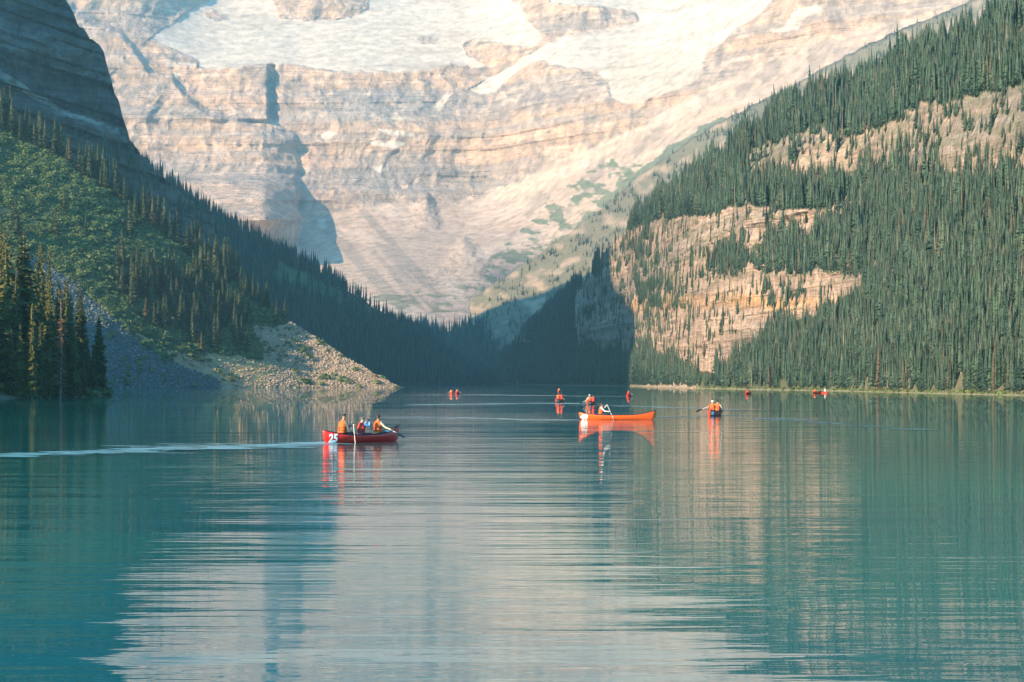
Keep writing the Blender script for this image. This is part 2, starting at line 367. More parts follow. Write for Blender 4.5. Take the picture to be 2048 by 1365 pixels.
# far scree ridge with shrubs behind the right-hand forest
def r8_paint(PX, PY, X, D, Z):
    c = base(PX, (.34, .25, .175))
    v = sstep(-.25, .2, fbm(PX / 30. - PY / 30., PY / 14. + PX / 40., o=4, seed=61) + .25)
    return mix(c, (.085, .10, .06), v * .7), np.full(PX.shape, .3)
top8 = lin([(940,600),(1000,560),(1060,520),(1120,480),(1200,420),(1300,335),(1400,268),(1448,240),(1585,172),(1700,108),(1780,68),(1945,0),(2300,-150),(3200,-420)])
relief('scree_ridge', cols_between([(940,2100,330),(2100,3200,40)]), lin([(940,700),(3200,700)]), top8, lin([(940,2420),(1100,2300),(1450,1950),(2048,1500),(3200,1100)]),
       70, lambda px, py, z, x, d: .55 + .15 * fbm(x / 90., z / 60., seed=63), r8_paint, M_ter, lambda a, b, X, D, Z: 9 * fbm(X / 50., Z / 40., o=4, seed=65), crag=5,
       label='distant shrubby scree ridge behind the right-hand forest', back=(60, 300))

# forested floor at the head of the lake
top5 = lin([(700,700),(800,662),(850,652),(900,664),(930,655),(1000,640),(1060,625),(1120,610),(1250,600)])
def dark_paint(PX, PY, X, D, Z):
    c = base(PX, (.045, .06, .035)); v = sstep(.1, .5, fbm(X / 40., Z / 20., o=4, seed=67))
    c = mix(c, (.16, .15, .11), v * .6)
    return mix(c, (.25, .23, .2), sstep(768.6, 769.3, PY)), np.full(PX.shape, .2)
relief('valley_floor', cols_between([(700,1250,140)]), lin([(700,769.4),(1250,769.4)]), top5, lin([(700,2262),(1250,2262)]), 40,
       lambda px, py, z, x, d: np.where(py > 762, .12, .42), dark_paint, M_ter, None, crag=3, label='shaded forest floor beyond the head of the lake', back=(60, 200))

# dark forested spur on the left
top4 = lin([(-500,-60),(0,160),(200,278),(270,322),(310,348),(350,372),(400,410),(470,455),(540,492),(600,523),(660,556),(720,596),(770,630),(830,662),(870,686),(900,712),(940,740),(1000,766)])
def l4_paint(PX, PY, X, D, Z):
    c = base(PX, (.04, .055, .032))
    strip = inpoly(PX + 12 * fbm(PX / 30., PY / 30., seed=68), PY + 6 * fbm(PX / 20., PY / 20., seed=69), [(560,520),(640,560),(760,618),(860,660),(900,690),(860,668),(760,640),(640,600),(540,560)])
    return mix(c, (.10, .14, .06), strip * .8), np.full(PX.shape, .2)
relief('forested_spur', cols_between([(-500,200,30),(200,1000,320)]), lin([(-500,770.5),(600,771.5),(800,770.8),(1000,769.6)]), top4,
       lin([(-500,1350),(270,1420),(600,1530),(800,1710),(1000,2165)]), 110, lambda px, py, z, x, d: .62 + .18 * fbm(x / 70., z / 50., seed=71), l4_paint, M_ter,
       lambda a, b, X, D, Z: 6 * fbm(X / 40., Z / 40., o=3, seed=73) * sstep(2, 20, Z), crag=5, label='dark shaded forested spur dropping to the lake', back=(60, 300))

# dark cliff, upper left
top3 = lin([(-700,-620),(-200,-300),(0,-160),(100,-60),(122,-20),(131,0),(148,30),(155,52),(172,66),(185,76),(200,90),(207,105),(213,130),(222,155),(230,185),(238,200),(245,228),(254,258),(260,285),(275,300),(300,332),(345,372),(385,402),(430,440)])
def l3_slope(px, py, z, x, d):
    zz = z + .28 * x
    band = vnoise(zz / 7.5 + .5 * fbm(x / 60., d / 60., seed=75), x / 260., seed=77)
    s = np.where(band > .05, 6.0, 1.3)
    low = py > np.interp(px, [-700, 0, 280, 430], [120, 225, 310, 430])
    return np.where(low, .9, s)
def l3_paint(PX, PY, X, D, Z):
    zz = Z + .28 * X
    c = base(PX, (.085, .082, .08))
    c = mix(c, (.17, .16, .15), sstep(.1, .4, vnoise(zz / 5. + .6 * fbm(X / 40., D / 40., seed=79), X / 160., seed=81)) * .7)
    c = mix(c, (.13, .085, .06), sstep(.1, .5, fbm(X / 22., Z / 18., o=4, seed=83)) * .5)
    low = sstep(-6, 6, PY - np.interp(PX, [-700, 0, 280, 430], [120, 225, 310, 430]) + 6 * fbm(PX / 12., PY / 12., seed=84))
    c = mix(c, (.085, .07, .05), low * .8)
    led = inpoly(PX, PY + 4 * fbm(PX / 16., PX * 0, seed=85), [(-60,110),(40,165),(120,215),(250,262),(258,270),(120,226),(30,176),(-60,122)]).astype(float)
    c = mix(c, (.34, .32, .27), led * .7)
    return c, 1 - low * .6
relief('dark_cliff', cols_between([(-700,-60,40),(-60,430,300)]), lin([(-700,700),(0,420),(200,460),(300,520),(430,560)]), top3, lin([(-700,900),(0,1010),(430,1090)]), 260,
       l3_slope, l3_paint, M_cliff, lambda a, b, X, D, Z: -11 * (1 - np.abs(fbm(X / 20., Z / 55., o=5, seed=87)) * 2) - 2.5 * fbm(X / 7., Z / 12., o=3, seed=89) + 5 * sstep(-.2, .2, vnoise((Z + .28 * X) / 6.5 + .5 * fbm(X / 50., Z / 50., seed=90), X / 200., seed=92)) + 2 * sstep(-.1, .1, vnoise((Z + .28 * X) / 2.3, X / 90., seed=94)), crag=9, smooth_k=1,
       label='dark layered rock cliff in shade above the left-hand forest', back=(25, 90))

# green avalanche slope and rubble point on the left
top2 = lin([(-1200,-420),(-300,90),(0,234),(60,272),(100,300),(130,318),(200,362),(260,408),(330,462),(400,512),(480,566),(540,612),(575,640),(600,656),(640,680),(680,706),(740,742),(780,764),(798,773.5),(806,775.6)])
L2_talus = [(60,500),(110,535),(170,585),(235,640),(290,690),(350,727),(400,745),(440,764),(440,790),(-100,820),(-60,700)]
L2_earth = [(240,640),(330,700),(400,704),(480,712),(545,722),(585,760),(520,790),(430,790),(430,762),(350,727)]
L2_rubble = [(505,652),(560,655),(590,642),(640,675),(820,772),(820,800),(520,800),(545,735),(515,700)]
L2_yellow = [(405,712),(470,712),(540,728),(580,745),(600,765),(560,776),(500,770),(450,742)]
def l2_masks(PX, PY):
    wx = 12 * fbm(PX / 22., PY / 14., o=4, seed=91); wy = 7 * fbm(PX / 14., PY / 14., o=4, seed=93)
    return [inpoly(PX + wx, PY + wy, p).astype(float) for p in (L2_talus, L2_earth, L2_rubble, L2_yellow)]
def l2_paint(PX, PY, X, D, Z):
    t, e, r, y = [blur(blur(m, 1, 0), 1, 1) for m in l2_masks(PX, PY)]
    c = base(PX, (.05, .075, .03))
    c = mix(c, (.20, .16, .09), sstep(.15, .5, fbm(X / 14., D / 14., o=4, seed=95)) * .5)
    c = mix(c, (.30, .235, .13), e * .9); c = mix(c, (.38, .28, .12), y * .8)
    rc = base(PX, (.24, .18, .12)); rc = mix(rc, (.30, .23, .13), sstep(.05, .3, fbm(X / 9., D / 25., o=3, seed=97)) * .7)
    c = c * (1 - r[..., None]) + rc * r[..., None]
    c = mix(c, (.052, .07, .068), t)  # grey scree chute, its shade put into the dark ground colour
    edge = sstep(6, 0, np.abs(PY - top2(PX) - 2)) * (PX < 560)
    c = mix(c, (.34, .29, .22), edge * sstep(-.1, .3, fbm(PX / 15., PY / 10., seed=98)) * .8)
    return c, t * .1 + r * .1
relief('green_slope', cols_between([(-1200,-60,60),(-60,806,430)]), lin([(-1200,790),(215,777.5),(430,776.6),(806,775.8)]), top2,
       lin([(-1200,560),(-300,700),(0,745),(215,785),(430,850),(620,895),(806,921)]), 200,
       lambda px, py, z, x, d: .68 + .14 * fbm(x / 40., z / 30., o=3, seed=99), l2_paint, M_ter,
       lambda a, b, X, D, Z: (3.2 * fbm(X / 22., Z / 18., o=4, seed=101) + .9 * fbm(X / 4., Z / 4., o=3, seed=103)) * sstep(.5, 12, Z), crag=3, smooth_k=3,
       label='green shrub-covered avalanche slope ending in a rubble point', back=(30, 220))

# right-hand mountainside
yb6 = lin([(960,769.4),(1000,769.6),(1150,771.6),(1270,773.3),(1330,775.5),(1400,777.6),(1500,779.6),(1700,783),(1850,787),(2048,791.5),(2300,800),(2900,830)])
top6 = lin([(960,762),(1000,722),(1050,664),(1080,640),(1100,622),(1150,580),(1185,552),(1197,530),(1205,508),(1222,492),(1240,474),(1262,455),(1290,425),(1330,398),(1370,372),(1450,312),(1500,268),(1560,234),(1600,214),(1700,168),(1800,128),(1900,84),(2048,22),(2300,-60),(2900,-250)])
CLA = [(1146,600),(1160,575),(1192,540),(1206,505),(1240,470),(1275,452),(1310,440),(1400,432),(1470,415),(1500,408),(1560,425),(1600,418),(1680,425),(1760,450),(1800,500),(1815,530),(1740,560),(1700,580),(1650,620),(1600,640),(1530,655),(1500,692),(1450,725),(1440,745),(1410,745),(1385,738),(1340,715),(1300,705),(1275,705),(1220,695),(1150,700)]
CLB = [(1470,335),(1520,296),(1600,268),(1640,256),(1720,276),(1800,232),(1860,208),(1950,196),(2060,165),(2400,120),(2400,330),(2060,342),(1950,345),(1850,350),(1760,345),(1700,340),(1650,350),(1600,352),(1530,350)]
CLC = [(1012,700),(1025,672),(1060,662),(1075,690),(1055,730),(1040,768),(1006,768)]
LEDGE = [(1395,550),(1430,508),(1490,492),(1560,474),(1610,476),(1660,450),(1720,430),(1850,430),(1850,575),(1760,560),(1690,545),(1600,550),(1500,545)]
FAN1 = [(1100,768),(1130,735),(1175,705),(1190,712),(1170,740),(1150,768)]
FAN2 = [(1285,780),(1310,752),(1330,742),(1360,746),(1395,768),(1400,785)]
def l6_masks(PX, PY):
    wx = 16 * fbm(PX / 26., PY / 20., o=4, seed=111); wy = 10 * fbm(PX / 16., PY / 16., o=4, seed=113)
    a = inpoly(PX + wx, PY + wy, CLA); b = inpoly(PX + wx * 1.6, PY + wy * 1.3, CLB); c = inpoly(PX + wx * .6, PY + wy * .6, CLC)
    le = inpoly(PX + wx, PY + wy, LEDGE) & (fbm(PX / 24., PY / 12., o=3, seed=114) > (1480 - PX) / 300.)
    sp = (fbm(PX / 34., PY / 16., o=4, seed=115) > np.interp(PX, [1250, 1500, 1850, 2050], [.26, .22, .26, .45])) & (PX > 1270) & (PY > 150) & (PY < 620)
    return a & ~le, b, c, sp, inpoly(PX + wx * .5, PY + wy * .4, FAN1) | inpoly(PX + wx * .5, PY + wy * .4, FAN2)
def l6_slope(px, py, z, x, d):
    a, b, c, sp, fn = l6_masks(px, py)
    band = vnoise(z / 3.4 + .5 * fbm(x / 50., d / 50., seed=117), x / 120., seed=119)
    s = np.where(a, np.where(band > 0, 6.0, 1.9), .60 + .1 * fbm(x / 40., z / 30., seed=121))
    s = np.where(b, np.where(band > .2, 2.5, .8), s); s = np.where(c, 3.0, s)
    s = np.where((py > yb6(px) - 5) & (px > 1395), .22, s)
    return s
def l6_disp(PX, PY, X, D, Z):
    a, b, c, sp, fn = l6_masks(PX, PY)
    k = blur(blur((a | c).astype(float), 3, 0), 3, 1)
    Xw = X + 9 * fbm(Z / 14., X / 40., o=3, seed=122); dd = -k * (6 * (1 - np.abs(fbm(Xw / 20., Z / 34., o=4, seed=123)) * 2) + 2.0 * fbm(Xw / 5., Z / 6., o=3, seed=125) - 3.2 * sstep(-.2, .2, vnoise(Z / 5.2 + .5 * fbm(X / 60., D / 60., seed=124), X / 150., seed=126)) - 1.4 * sstep(-.1, .1, vnoise(Z / 1.7, X / 50., seed=128)))
    dd += 2.5 * fbm(X / 25., Z / 20., o=4, seed=127) * sstep(2, 15, Z)
    # the shaded buttress at the left end of the cliff bulges toward the lake
    dd -= 30 * np.exp(-((PX - 1205) / 55.) ** 2) * sstep(700, 640, PY) * sstep(470, 560, PY)
    return dd
def l6_paint(PX, PY, X, D, Z):
    a, b, c, sp, fn = [blur(blur(m.astype(float), 1, 0), 1, 1) for m in l6_masks(PX, PY)]
    g = base(PX, (.05, .065, .035)); g = mix(g, (.15, .13, .08), sstep(.1, .5, fbm(X / 12., Z / 8., o=4, seed=129)) * .6)
    r = base(PX, (.45, .325, .25))
    r = mix(r, (.27, .235, .21), sstep(0, .5, fbm(X / 18., Z / 9., o=5, seed=131)) * .8)
    r = mix(r, (.62, .48, .37), sstep(.1, .5, fbm(X / 16., Z / 22., o=4, seed=133)) * .6)
    ob = sstep(22, 4, np.abs(PY - (605 + 10 * fbm(PX / 60., PX * 0, seed=134)))) * (PX > 1265) * (PX < 1680)
    r = mix(r, (.56, .33, .17), ob * (.4 + .5 * sstep(-.3, .3, fbm(X / 10., Z / 5., o=3, seed=135))))
    r = mix(r, (.13, .12, .11), sstep(.25, .5, fbm(X / 5., Z / 26., o=4, seed=137)) * .55)
    m_ = np.clip(a + c * .9 + b * .85 + sp * .7, 0, 1)
    col = g * (1 - m_[..., None]) + r * m_[..., None]
    br = b * sstep(-.2, .25, fbm(PX / 18., PY / 8., o=4, seed=139)); col = mix(col, (.20, .19, .12), br * .6)
    mo = a * sstep(.15, .4, fbm(PX / 26., PY / 12., o=4, seed=141)) * (PY < 570); col = mix(col, (.19, .18, .11), mo * .6)
    col = mix(col, (.33, .28, .23), fn * .9)
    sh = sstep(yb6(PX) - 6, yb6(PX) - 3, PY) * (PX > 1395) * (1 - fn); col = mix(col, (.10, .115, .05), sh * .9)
    col = mix(col, (.20, .18, .14), sstep(yb6(PX) - 2.0, yb6(PX) - 1.2, PY) * .8)
    return col, m_
relief('right_mountainside', cols_between([(960,1240,160),(1240,2060,520),(2060,2900,70)]), yb6, top6, lambda px: depth_of(yb6(px)), 330, l6_slope, l6_paint, M_rcl, l6_disp, crag=5, smooth_k=3,
       label='steep forested mountainside with pale limestone cliffs on the right', back=(40, 300))

# mountain block outside the frame on the left, whose shadow lies over the spur and the lake head
def side_mountain():
    xs = np.linspace(-1900, -300, 90); ys = np.linspace(420, 2350, 110)
    X, Y = np.meshgrid(xs, ys); w = X * sa - Y * ca
    H = np.interp(-w, [843, 862, 940, 1100, 1300, 3000], [0, 405, 425, 560, 660, 700])
    H = H * np.interp(Y, [0, 1400, 1700, 1900, 2050, 2250], [1, 1, .80, .66, .50, .12])
    lim = -np.maximum(500, .27 * Y + 45)
    H = H * sstep(0, 90, lim - X)
    u = X * ca + Y * sa; foot = np.interp(-w, [560, 620, 800, 840], [40, 165, 165, 120]) * np.exp(-((u - 90) / 60.) ** 2) * sstep(-330, -370, X)
    H = np.maximum(H, foot) + 9 * fbm(X / 80., Y / 80., o=4, seed=151) * (H > 5)
    H = np.maximum(H, -4)
    V = np.stack([X, Y, H], -1); nr, nc = X.shape; idx = np.arange(nr * nc).reshape(nr, nc)
    q = np.stack([idx[:-1, :-1], idx[:-1, 1:], idx[1:, 1:], idx[1:, :-1]], -1).reshape(-1, 4)
    o = grid_obj('side_mountain', V.reshape(-1, 3), q, np.tile((.16, .16, .12), (nr * nc, 1)), np.full(nr * nc, .6), M_cliff)
    tag(o, 'rocky mountain flank rising beyond the left edge of the view', None, None, 'structure')
side_mountain()

# near bank, left
def shore_x(Y): return np.interp(Y, [0, 200, 260, 311, 335, 352, 360, 372, 420, 600], [-75, -74, -75, -78, -77, -73, -72.5, -86, -125, -170])
def bank_h(X, Y):
    d = shore_x(Y) - X
    return np.where(d < 0, np.maximum(d * .5, -4), np.minimum(d * .35, 1.4) + np.maximum(d - 6, 0) * .34) + .35 * fbm(X / 5., Y / 5., o=3, seed=161) * sstep(0, 4, d)
def near_bank():
    xs = np.concatenate([np.linspace(-420, -140, 30, endpoint=False), np.linspace(-140, -64, 110)]); ys = np.concatenate([np.linspace(150, 300, 30, endpoint=False), np.linspace(300, 385, 110), np.linspace(390, 560, 12)])
    X, Y = np.meshgrid(xs, ys); H = bank_h(X, Y) * 1.0
    H = np.minimum(H, 60 + 6 * fbm(X / 40., Y / 40., seed=163))
    H = np.where(Y > 420, H * sstep(560, 420, Y) - 3 * sstep(420, 560, Y), H)
    V = np.stack([X, Y, H], -1); nr, nc = X.shape; idx = np.arange(nr * nc).reshape(nr, nc)
    q = np.stack([idx[:-1, :-1], idx[:-1, 1:], idx[1:, 1:], idx[1:, :-1]], -1).reshape(-1, 4)
    c = base(X, (.06, .065, .035)); c = mix(c, (.16, .13, .09), sstep(.9, .2, H) * .9); c = mix(c, (.20, .16, .07), sstep(.1, .5, fbm(X / 3., Y / 3., seed=165)) * .4)
    o = grid_obj('near_bank', V.reshape(-1, 3), q, c.reshape(-1, 3), np.zeros(nr * nc), M_ter)
    tag(o, 'low wooded lake bank at the left edge', None, None, 'structure')
near_bank()

# ================================================================== TREES
def spruce(seed, levels, per, rmax=.09, jag=0, taper=.85, bare=.06, inner=.38, sparse=0.0):
    """unit-high narrow spruce: drooping fronds in whorls round a tapered trunk; returns crown and trunk geometry"""
    r = random.Random(seed); V = []; Fc = []
    lean = (r.uniform(-.012, .012), r.uniform(-.012, .012))
    n = levels
    for i in range(n):
        t = i / n; z = bare + (1 - bare) * (t ** .92)
        prof = (1 - t) ** taper * (1 if t > .12 else .62 + t * 3.1)
        Rz = rmax * (prof * (.78 + .4 * r.random()) + .012)
        a0 = r.uniform(0, 6.28)
        for k in range(per):
            if r.random() < sparse: continue
            a = a0 + 6.283 * k / per + r.uniform(-.3, .3); L = Rz * r.uniform(.55, 1.2)
            dr = (-.42 if t < .8 else .1) * L * r.uniform(.6, 1.5); w = L * r.uniform(.30, .46)
            c, s_ = math.cos(a), math.sin(a); zz = z + r.uniform(-.4, .4) / n
            def P(u, v, h): return (c * u - s_ * v + lean[0] * z * z, s_ * u + c * v + lean[1] * z * z, zz + h)
            b = len(V)
            if jag:
                V += [P(0, 0, .004), P(L*.35, w*.7, dr*.25 - .004), P(L*.5, w*.25, dr*.35+.003), P(L*.75, w*.75, dr*.75 - .006), P(L, 0, dr), P(L*.75, -w*.75, dr*.75 - .006), P(L*.5, -w*.25, dr*.35+.003), P(L*.35, -w*.7, dr*.25 - .004),
                      P(L*.62, 0, dr*.5 + .002), P(L*.7, 0, dr*.7 - L*.42), P(L*.25, 0, dr*.2 - L*.30)]
                Fc += [(b, b+1, b+2), (b+2, b+3, b+8), (b+3, b+4, b+8), (b+4, b+5, b+8), (b+5, b+6, b+8), (b, b+6, b+7), (b, b+2, b+8), (b, b+8, b+6), (b, b+10, b+8), (b+8, b+10, b+9), (b+8, b+9, b+4)]
            else:
                V += [P(0, 0, .006), P(L*.6, w, dr*.5 - .008), P(L, 0, dr), P(L*.6, -w, dr*.5 - .008), P(L*.5, 0, dr*.3 - L*.5)]
                Fc += [(b, b+1, b+2), (b, b+2, b+3), (b, b+4, b+2)]
    if inner:
        b = len(V); ns = 7
        for (z, q) in ((bare + .02, .5), (.22, 1.0), (.6, .55), (.985, .03)):
            for k in range(ns):
                a = 6.283 * k / ns; rr = rmax * inner * q * r.uniform(.8, 1.2)
                V.append((rr * math.cos(a), rr * math.sin(a), z))
        for j in range(3):
            for k in range(ns):
                Fc.append((b + j*ns + k, b + j*ns + (k+1) % ns, b + (j+1)*ns + (k+1) % ns, b + (j+1)*ns + k))
    T = []; TF = []; ns = 6; tr = .0085
    for j, (z, q) in enumerate(((-.04, 1.25), (.1, 1.0), (.5, .6), (.985, .08))):
        for k in range(ns):
            a = 6.283 * k / ns; T.append((tr * q * math.cos(a) + lean[0]*z*z, tr * q * math.sin(a) + lean[1]*z*z, z))
    for j in range(3):
        for k in range(ns): TF.append((j*ns + k, j*ns + (k+1) % ns, (j+1)*ns + (k+1) % ns, (j+1)*ns + k))
    return V, Fc, T, TF
def pymesh(name, V, Fc, mats, midx=None):
    me = bpy.data.meshes.new(name); me.from_pydata(V, [], Fc)
    for m in mats: me.materials.append(m)
    if midx: me.polygons.foreach_set('material_index', midx)
    me.update(); return me
def proto_tree(name, leaf, **k):
    V, Fc, T, TF = spruce(**k); b = len(V)
    me = pymesh(name, V + T, Fc + [tuple(i + b for i in f) for f in TF], [leaf, M_bark], [0] * len(Fc) + [1] * len(TF))
    return bpy.data.objects.new(name, me)          # instanced inside the woods only, never linked on its own
def snag_geo(seed, n=26):
    r = random.Random(seed); V = []; Fc = []
    def bar(p, q, r0, r1):
        p = Vector(p); q = Vector(q); d = (q - p).normalized(); u = d.orthogonal().normalized(); v = d.cross(u); b = len(V)
        for (c, rr) in ((p, r0), (q, r1)):
            for k in range(4):
                a = 6.283 * k / 4; V.append(tuple(c + u * rr * math.cos(a) + v * rr * math.sin(a)))
        for k in range(4): Fc.append((b+k, b+(k+1)%4, b+4+(k+1)%4, b+4+k))
    bar((0,0,-.03), (.01,0,.5), .011, .007); bar((.01,0,.5), (.0,.01,1), .007, .001)
    for k in range(n):
        z = r.uniform(.15, .95); a = r.uniform(0, 6.28); L = r.uniform(.02, .06) * (1.2 - z)
        bar((0,0,z), (L*math.cos(a), L*math.sin(a), z - L*.5), .002, .0006)
    return V, Fc

def gn_scatter(name, P, S, protos, label, seed=0, lean=0.03, spin=True):
    P = np.asarray(P, np.float32); S = np.asarray(S, np.float32); n = len(P); r = np.random.default_rng(seed)
    me = bpy.data.meshes.new(name); me.vertices.add(n); me.vertices.foreach_set('co', P.ravel())
    a = me.attributes.new('size', 'FLOAT_VECTOR', 'POINT'); a.data.foreach_set('vector', S.ravel())
    rot = np.stack([r.normal(0, lean, n), r.normal(0, lean, n), r.uniform(0, 6.283, n)], 1).astype(np.float32)
    b = me.attributes.new('turn', 'FLOAT_VECTOR', 'POINT'); b.data.foreach_set('vector', rot.ravel())
    c = me.attributes.new('pick', 'INT', 'POINT'); c.data.foreach_set('value', r.integers(0, len(protos), n).astype(np.int32))
    me.update(); o = link(bpy.data.objects.new(name, me))
    ng = bpy.data.node_groups.new(name, 'GeometryNodeTree')
    ng.interface.new_socket('Geometry', in_out='INPUT', socket_type='NodeSocketGeometry'); ng.interface.new_socket('Geometry', in_out='OUTPUT', socket_type='NodeSocketGeometry')
    N = ng.nodes; L = ng.links; gi = N.new('NodeGroupInput'); go = N.new('NodeGroupOutput')
    j = N.new('GeometryNodeJoinGeometry')
    for p in protos:
        oi = N.new('GeometryNodeObjectInfo'); oi.inputs[0].default_value = p; oi.inputs['As Instance'].default_value = True
        L.new(oi.outputs['Geometry'], j.inputs[0])
    ip = N.new('GeometryNodeInstanceOnPoints'); ip.inputs['Pick Instance'].default_value = True
    def named(nm, ty):
        x = N.new('GeometryNodeInputNamedAttribute'); x.data_type = ty; x.inputs[0].default_value = nm; return x.outputs[0]
    L.new(gi.outputs[0], ip.inputs['Points']); L.new(j.outputs[0], ip.inputs['Instance'])
    L.new(named('pick', 'INT'), ip.inputs['Instance Index']); L.new(named('size', 'FLOAT_VECTOR'), ip.inputs['Scale'])
    L.new(named('turn', 'FLOAT_VECTOR'), ip.inputs['Rotation']); L.new(ip.outputs[0], go.inputs[0])
    m = o.modifiers.new('scatter', 'NODES'); m.node_group = ng
    tag(o, label, None, None, 'stuff'); return o

def sample(surf, n, dens, seed, flat=False):
    """n random points on a relief, by world area times density(px, py)"""
    V = SURF[surf]['V']; PX = SURF[surf]['PX']; PY = SURF[surf]['PY']; r = np.random.default_rng(seed)
    a = V[1:, :-1] - V[:-1, :-1]; b = V[:-1, 1:] - V[:-1, :-1]
    ar = np.linalg.norm(np.cross(a, b), axis=-1)
    if flat: ar = np.abs(a[..., 1] * b[..., 0]) + .15 * ar
    px = (PX[1:, 1:] + PX[:-1, :-1]) / 2; py = (PY[1:, 1:] + PY[:-1, :-1]) / 2
    w = (ar * dens(px, py, V[:-1, :-1, 2])).ravel(); cw = np.cumsum(w)
    k = np.searchsorted(cw, r.uniform(0, cw[-1], n)); k = np.clip(k, 0, len(w) - 1); i, j = np.unravel_index(k, ar.shape)
    u = r.random(n)[:, None]; v = r.random(n)[:, None]
    P = V[i, j] * (1-u) * (1-v) + V[i+1, j] * u * (1-v) + V[i, j+1] * (1-u) * v + V[i+1, j+1] * u * v
    return P, px[i, j], py[i, j]
def inview(px): return (px > -60) * (px < 2130)

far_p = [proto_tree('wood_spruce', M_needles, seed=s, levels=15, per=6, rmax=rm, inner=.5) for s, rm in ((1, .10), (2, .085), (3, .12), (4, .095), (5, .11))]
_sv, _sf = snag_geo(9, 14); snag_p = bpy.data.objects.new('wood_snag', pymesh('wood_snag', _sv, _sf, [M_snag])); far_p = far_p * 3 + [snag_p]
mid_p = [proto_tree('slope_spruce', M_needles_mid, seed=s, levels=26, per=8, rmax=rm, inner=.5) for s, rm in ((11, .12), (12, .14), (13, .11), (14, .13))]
THINGS = []   # candidates for individually built trees: (x, y, z, h, region)

# right-hand mountainside
def d6(px, py, z):
    a, b, c, sp, fn = l6_masks(px, py); a2, b2, c2, s2, f2 = l6_masks(px, py - 30); le = inpoly(px, py, [(x_, y_ + 8) for x_, y_ in LEDGE]) & (fbm(px / 20., py / 12., o=3, seed=114) > (1500 - px) / 300.); a, b = (a | a2) & ~le, b | b2
    w = np.where(a, .026, 1.0); w = np.where(b, .06, w); w = np.where(c, .12, w); w = np.where(fn, .3, w); w = np.where(sp, .2, w)
    w = w * np.where((py > yb6(px) - 2.2) & (px > 1395), 0, 1) * inview(px) * (z > .4)
    clump = .12 + .88 * sstep(-.38, .0, fbm(px / 24., py / 16., o=3, seed=201))
    return w * clump
P6, px6, py6 = sample('right_mountainside', 46000, d6, 21)
h6 = (9.5 + 5.0 * sstep(400, 1300, P6[:, 1])) * rng.uniform(.5, 1.0, len(P6)) * (1 + .45 * rng.random(len(P6)) ** 6) * (.86 + .35 * fbm(px6 / 22., py6 / 22., o=2, seed=209)) * np.where(py6 > yb6(px6) - 14, 1.05, 1)
a6, b6, c6, s6, f6 = l6_masks(px6, py6); h6 = np.where(a6 | b6, h6 * .75, h6)
app = h6 / P6[:, 1]
front = np.where((px6 < 2050) & (px6 > 1400) & (py6 > yb6(px6) - 34))[0]
front = front[np.argsort(-app[front] * rng.uniform(.85, 1.15, len(front)))][:125]
keep = np.ones(len(P6), bool); keep[front] = False
for i in front: THINGS.append((*P6[i], h6[i], 'right'))
def sizes(h, r, seed):
    q = np.random.default_rng(seed).uniform(.8, 1.25, len(h)) * r; return np.stack([h * q, h * q, h], 1)
sel = keep & (px6 >= 1270); gn_scatter('mountainside_forest', P6[sel], sizes(h6[sel], 1.25, 1), far_p, 'dense sunlit blue-green spruce forest covering the right-hand mountainside', 31)
sel = keep & (px6 < 1270); gn_scatter('shaded_forest', P6[sel], sizes(h6[sel], 1.2, 2), far_p, 'shaded spruce forest left of the pale cliff at the lake head', 32)
# spur and lake head
P4, px4, py4 = sample('forested_spur', 15000, lambda px, py, z: inview(px) * (z > .5) * (1 - .85 * inpoly(px, py, [(560,520),(640,560),(760,618),(860,660),(900,690),(860,668),(760,640),(640,600),(540,560)])) * (1 + 1.5 * (py < top4(px) + 25)), 22)
gn_scatter('spur_forest', P4, sizes(rng.uniform(8, 16, len(P4)), 1, 3), far_p, 'dark shaded spruce forest covering the left-hand spur', 33)
P5, px5, py5 = sample('valley_floor', 5000, lambda px, py, z: (z > 1.0) * (py < 766.5), 23)
gn_scatter('valley_forest', P5, sizes(rng.uniform(10, 20, len(P5)), 1, 4), far_p, 'hazy dark forest on the valley floor beyond the lake', 34)
P8, px8, py8 = sample('scree_ridge', 3500, lambda px, py, z: inview(px) * sstep(-.05, .3, fbm(px / 30. - py / 30., py / 14. + px / 40., o=4, seed=61)), 24)
gn_scatter('ridge_firs', P8, sizes(rng.uniform(3, 9, len(P8)), 1.3, 5), far_p, 'scattered small firs on the distant scree ridge', 35)
# dark cliff foot
P3, px3, py3 = sample('dark_cliff', 260, lambda px, py, z: inview(px) * (py > np.interp(px, [-700, 0, 280, 430], [150, 235, 315, 430])), 25)
gn_scatter('cliff_foot_firs', P3, sizes(rng.uniform(7, 16, len(P3)), 1, 6), far_p, 'shaded firs at the foot of the dark cliff', 36)

# green slope: tree belts and shrubs
BELT = [(-60,215),(60,262),(200,352),(330,450),(480,556),(575,632),(590,648),(560,640),(470,585),(380,520),(300,460),(200,378),(100,308),(-60,246)]
GROVE = [(235,520),(285,520),(330,560),(400,560),(470,600),(500,650),(520,700),(470,722),(400,712),(340,680),(300,650),(240,590)]
def d2(px, py, z):
    t, e, r, y = l2_masks(px, py)
    g = inpoly(px + 10 * fbm(px / 20., py / 20., seed=203), py, GROVE) * .42
    bl = inpoly(px, py, BELT) * 1.0
    return np.maximum(np.maximum(g, bl), .012) * (1 - np.clip(t + e + r + y, 0, 1) * .96) * inview(px)
P2, px2, py2 = sample('green_slope', 300, d2, 26)
h2 = rng.uniform(9, 19, len(P2)) * np.where(inpoly(px2, py2, GROVE), 1.0, 1.0) * np.where(px2 > 480, .72, 1)
app = h2 / P2[:, 1]; od = np.argsort(-app); ind = od[:125]; keep = np.ones(len(P2), bool); keep[ind] = False
for i in ind: THINGS.append((*P2[i], h2[i], 'slope'))
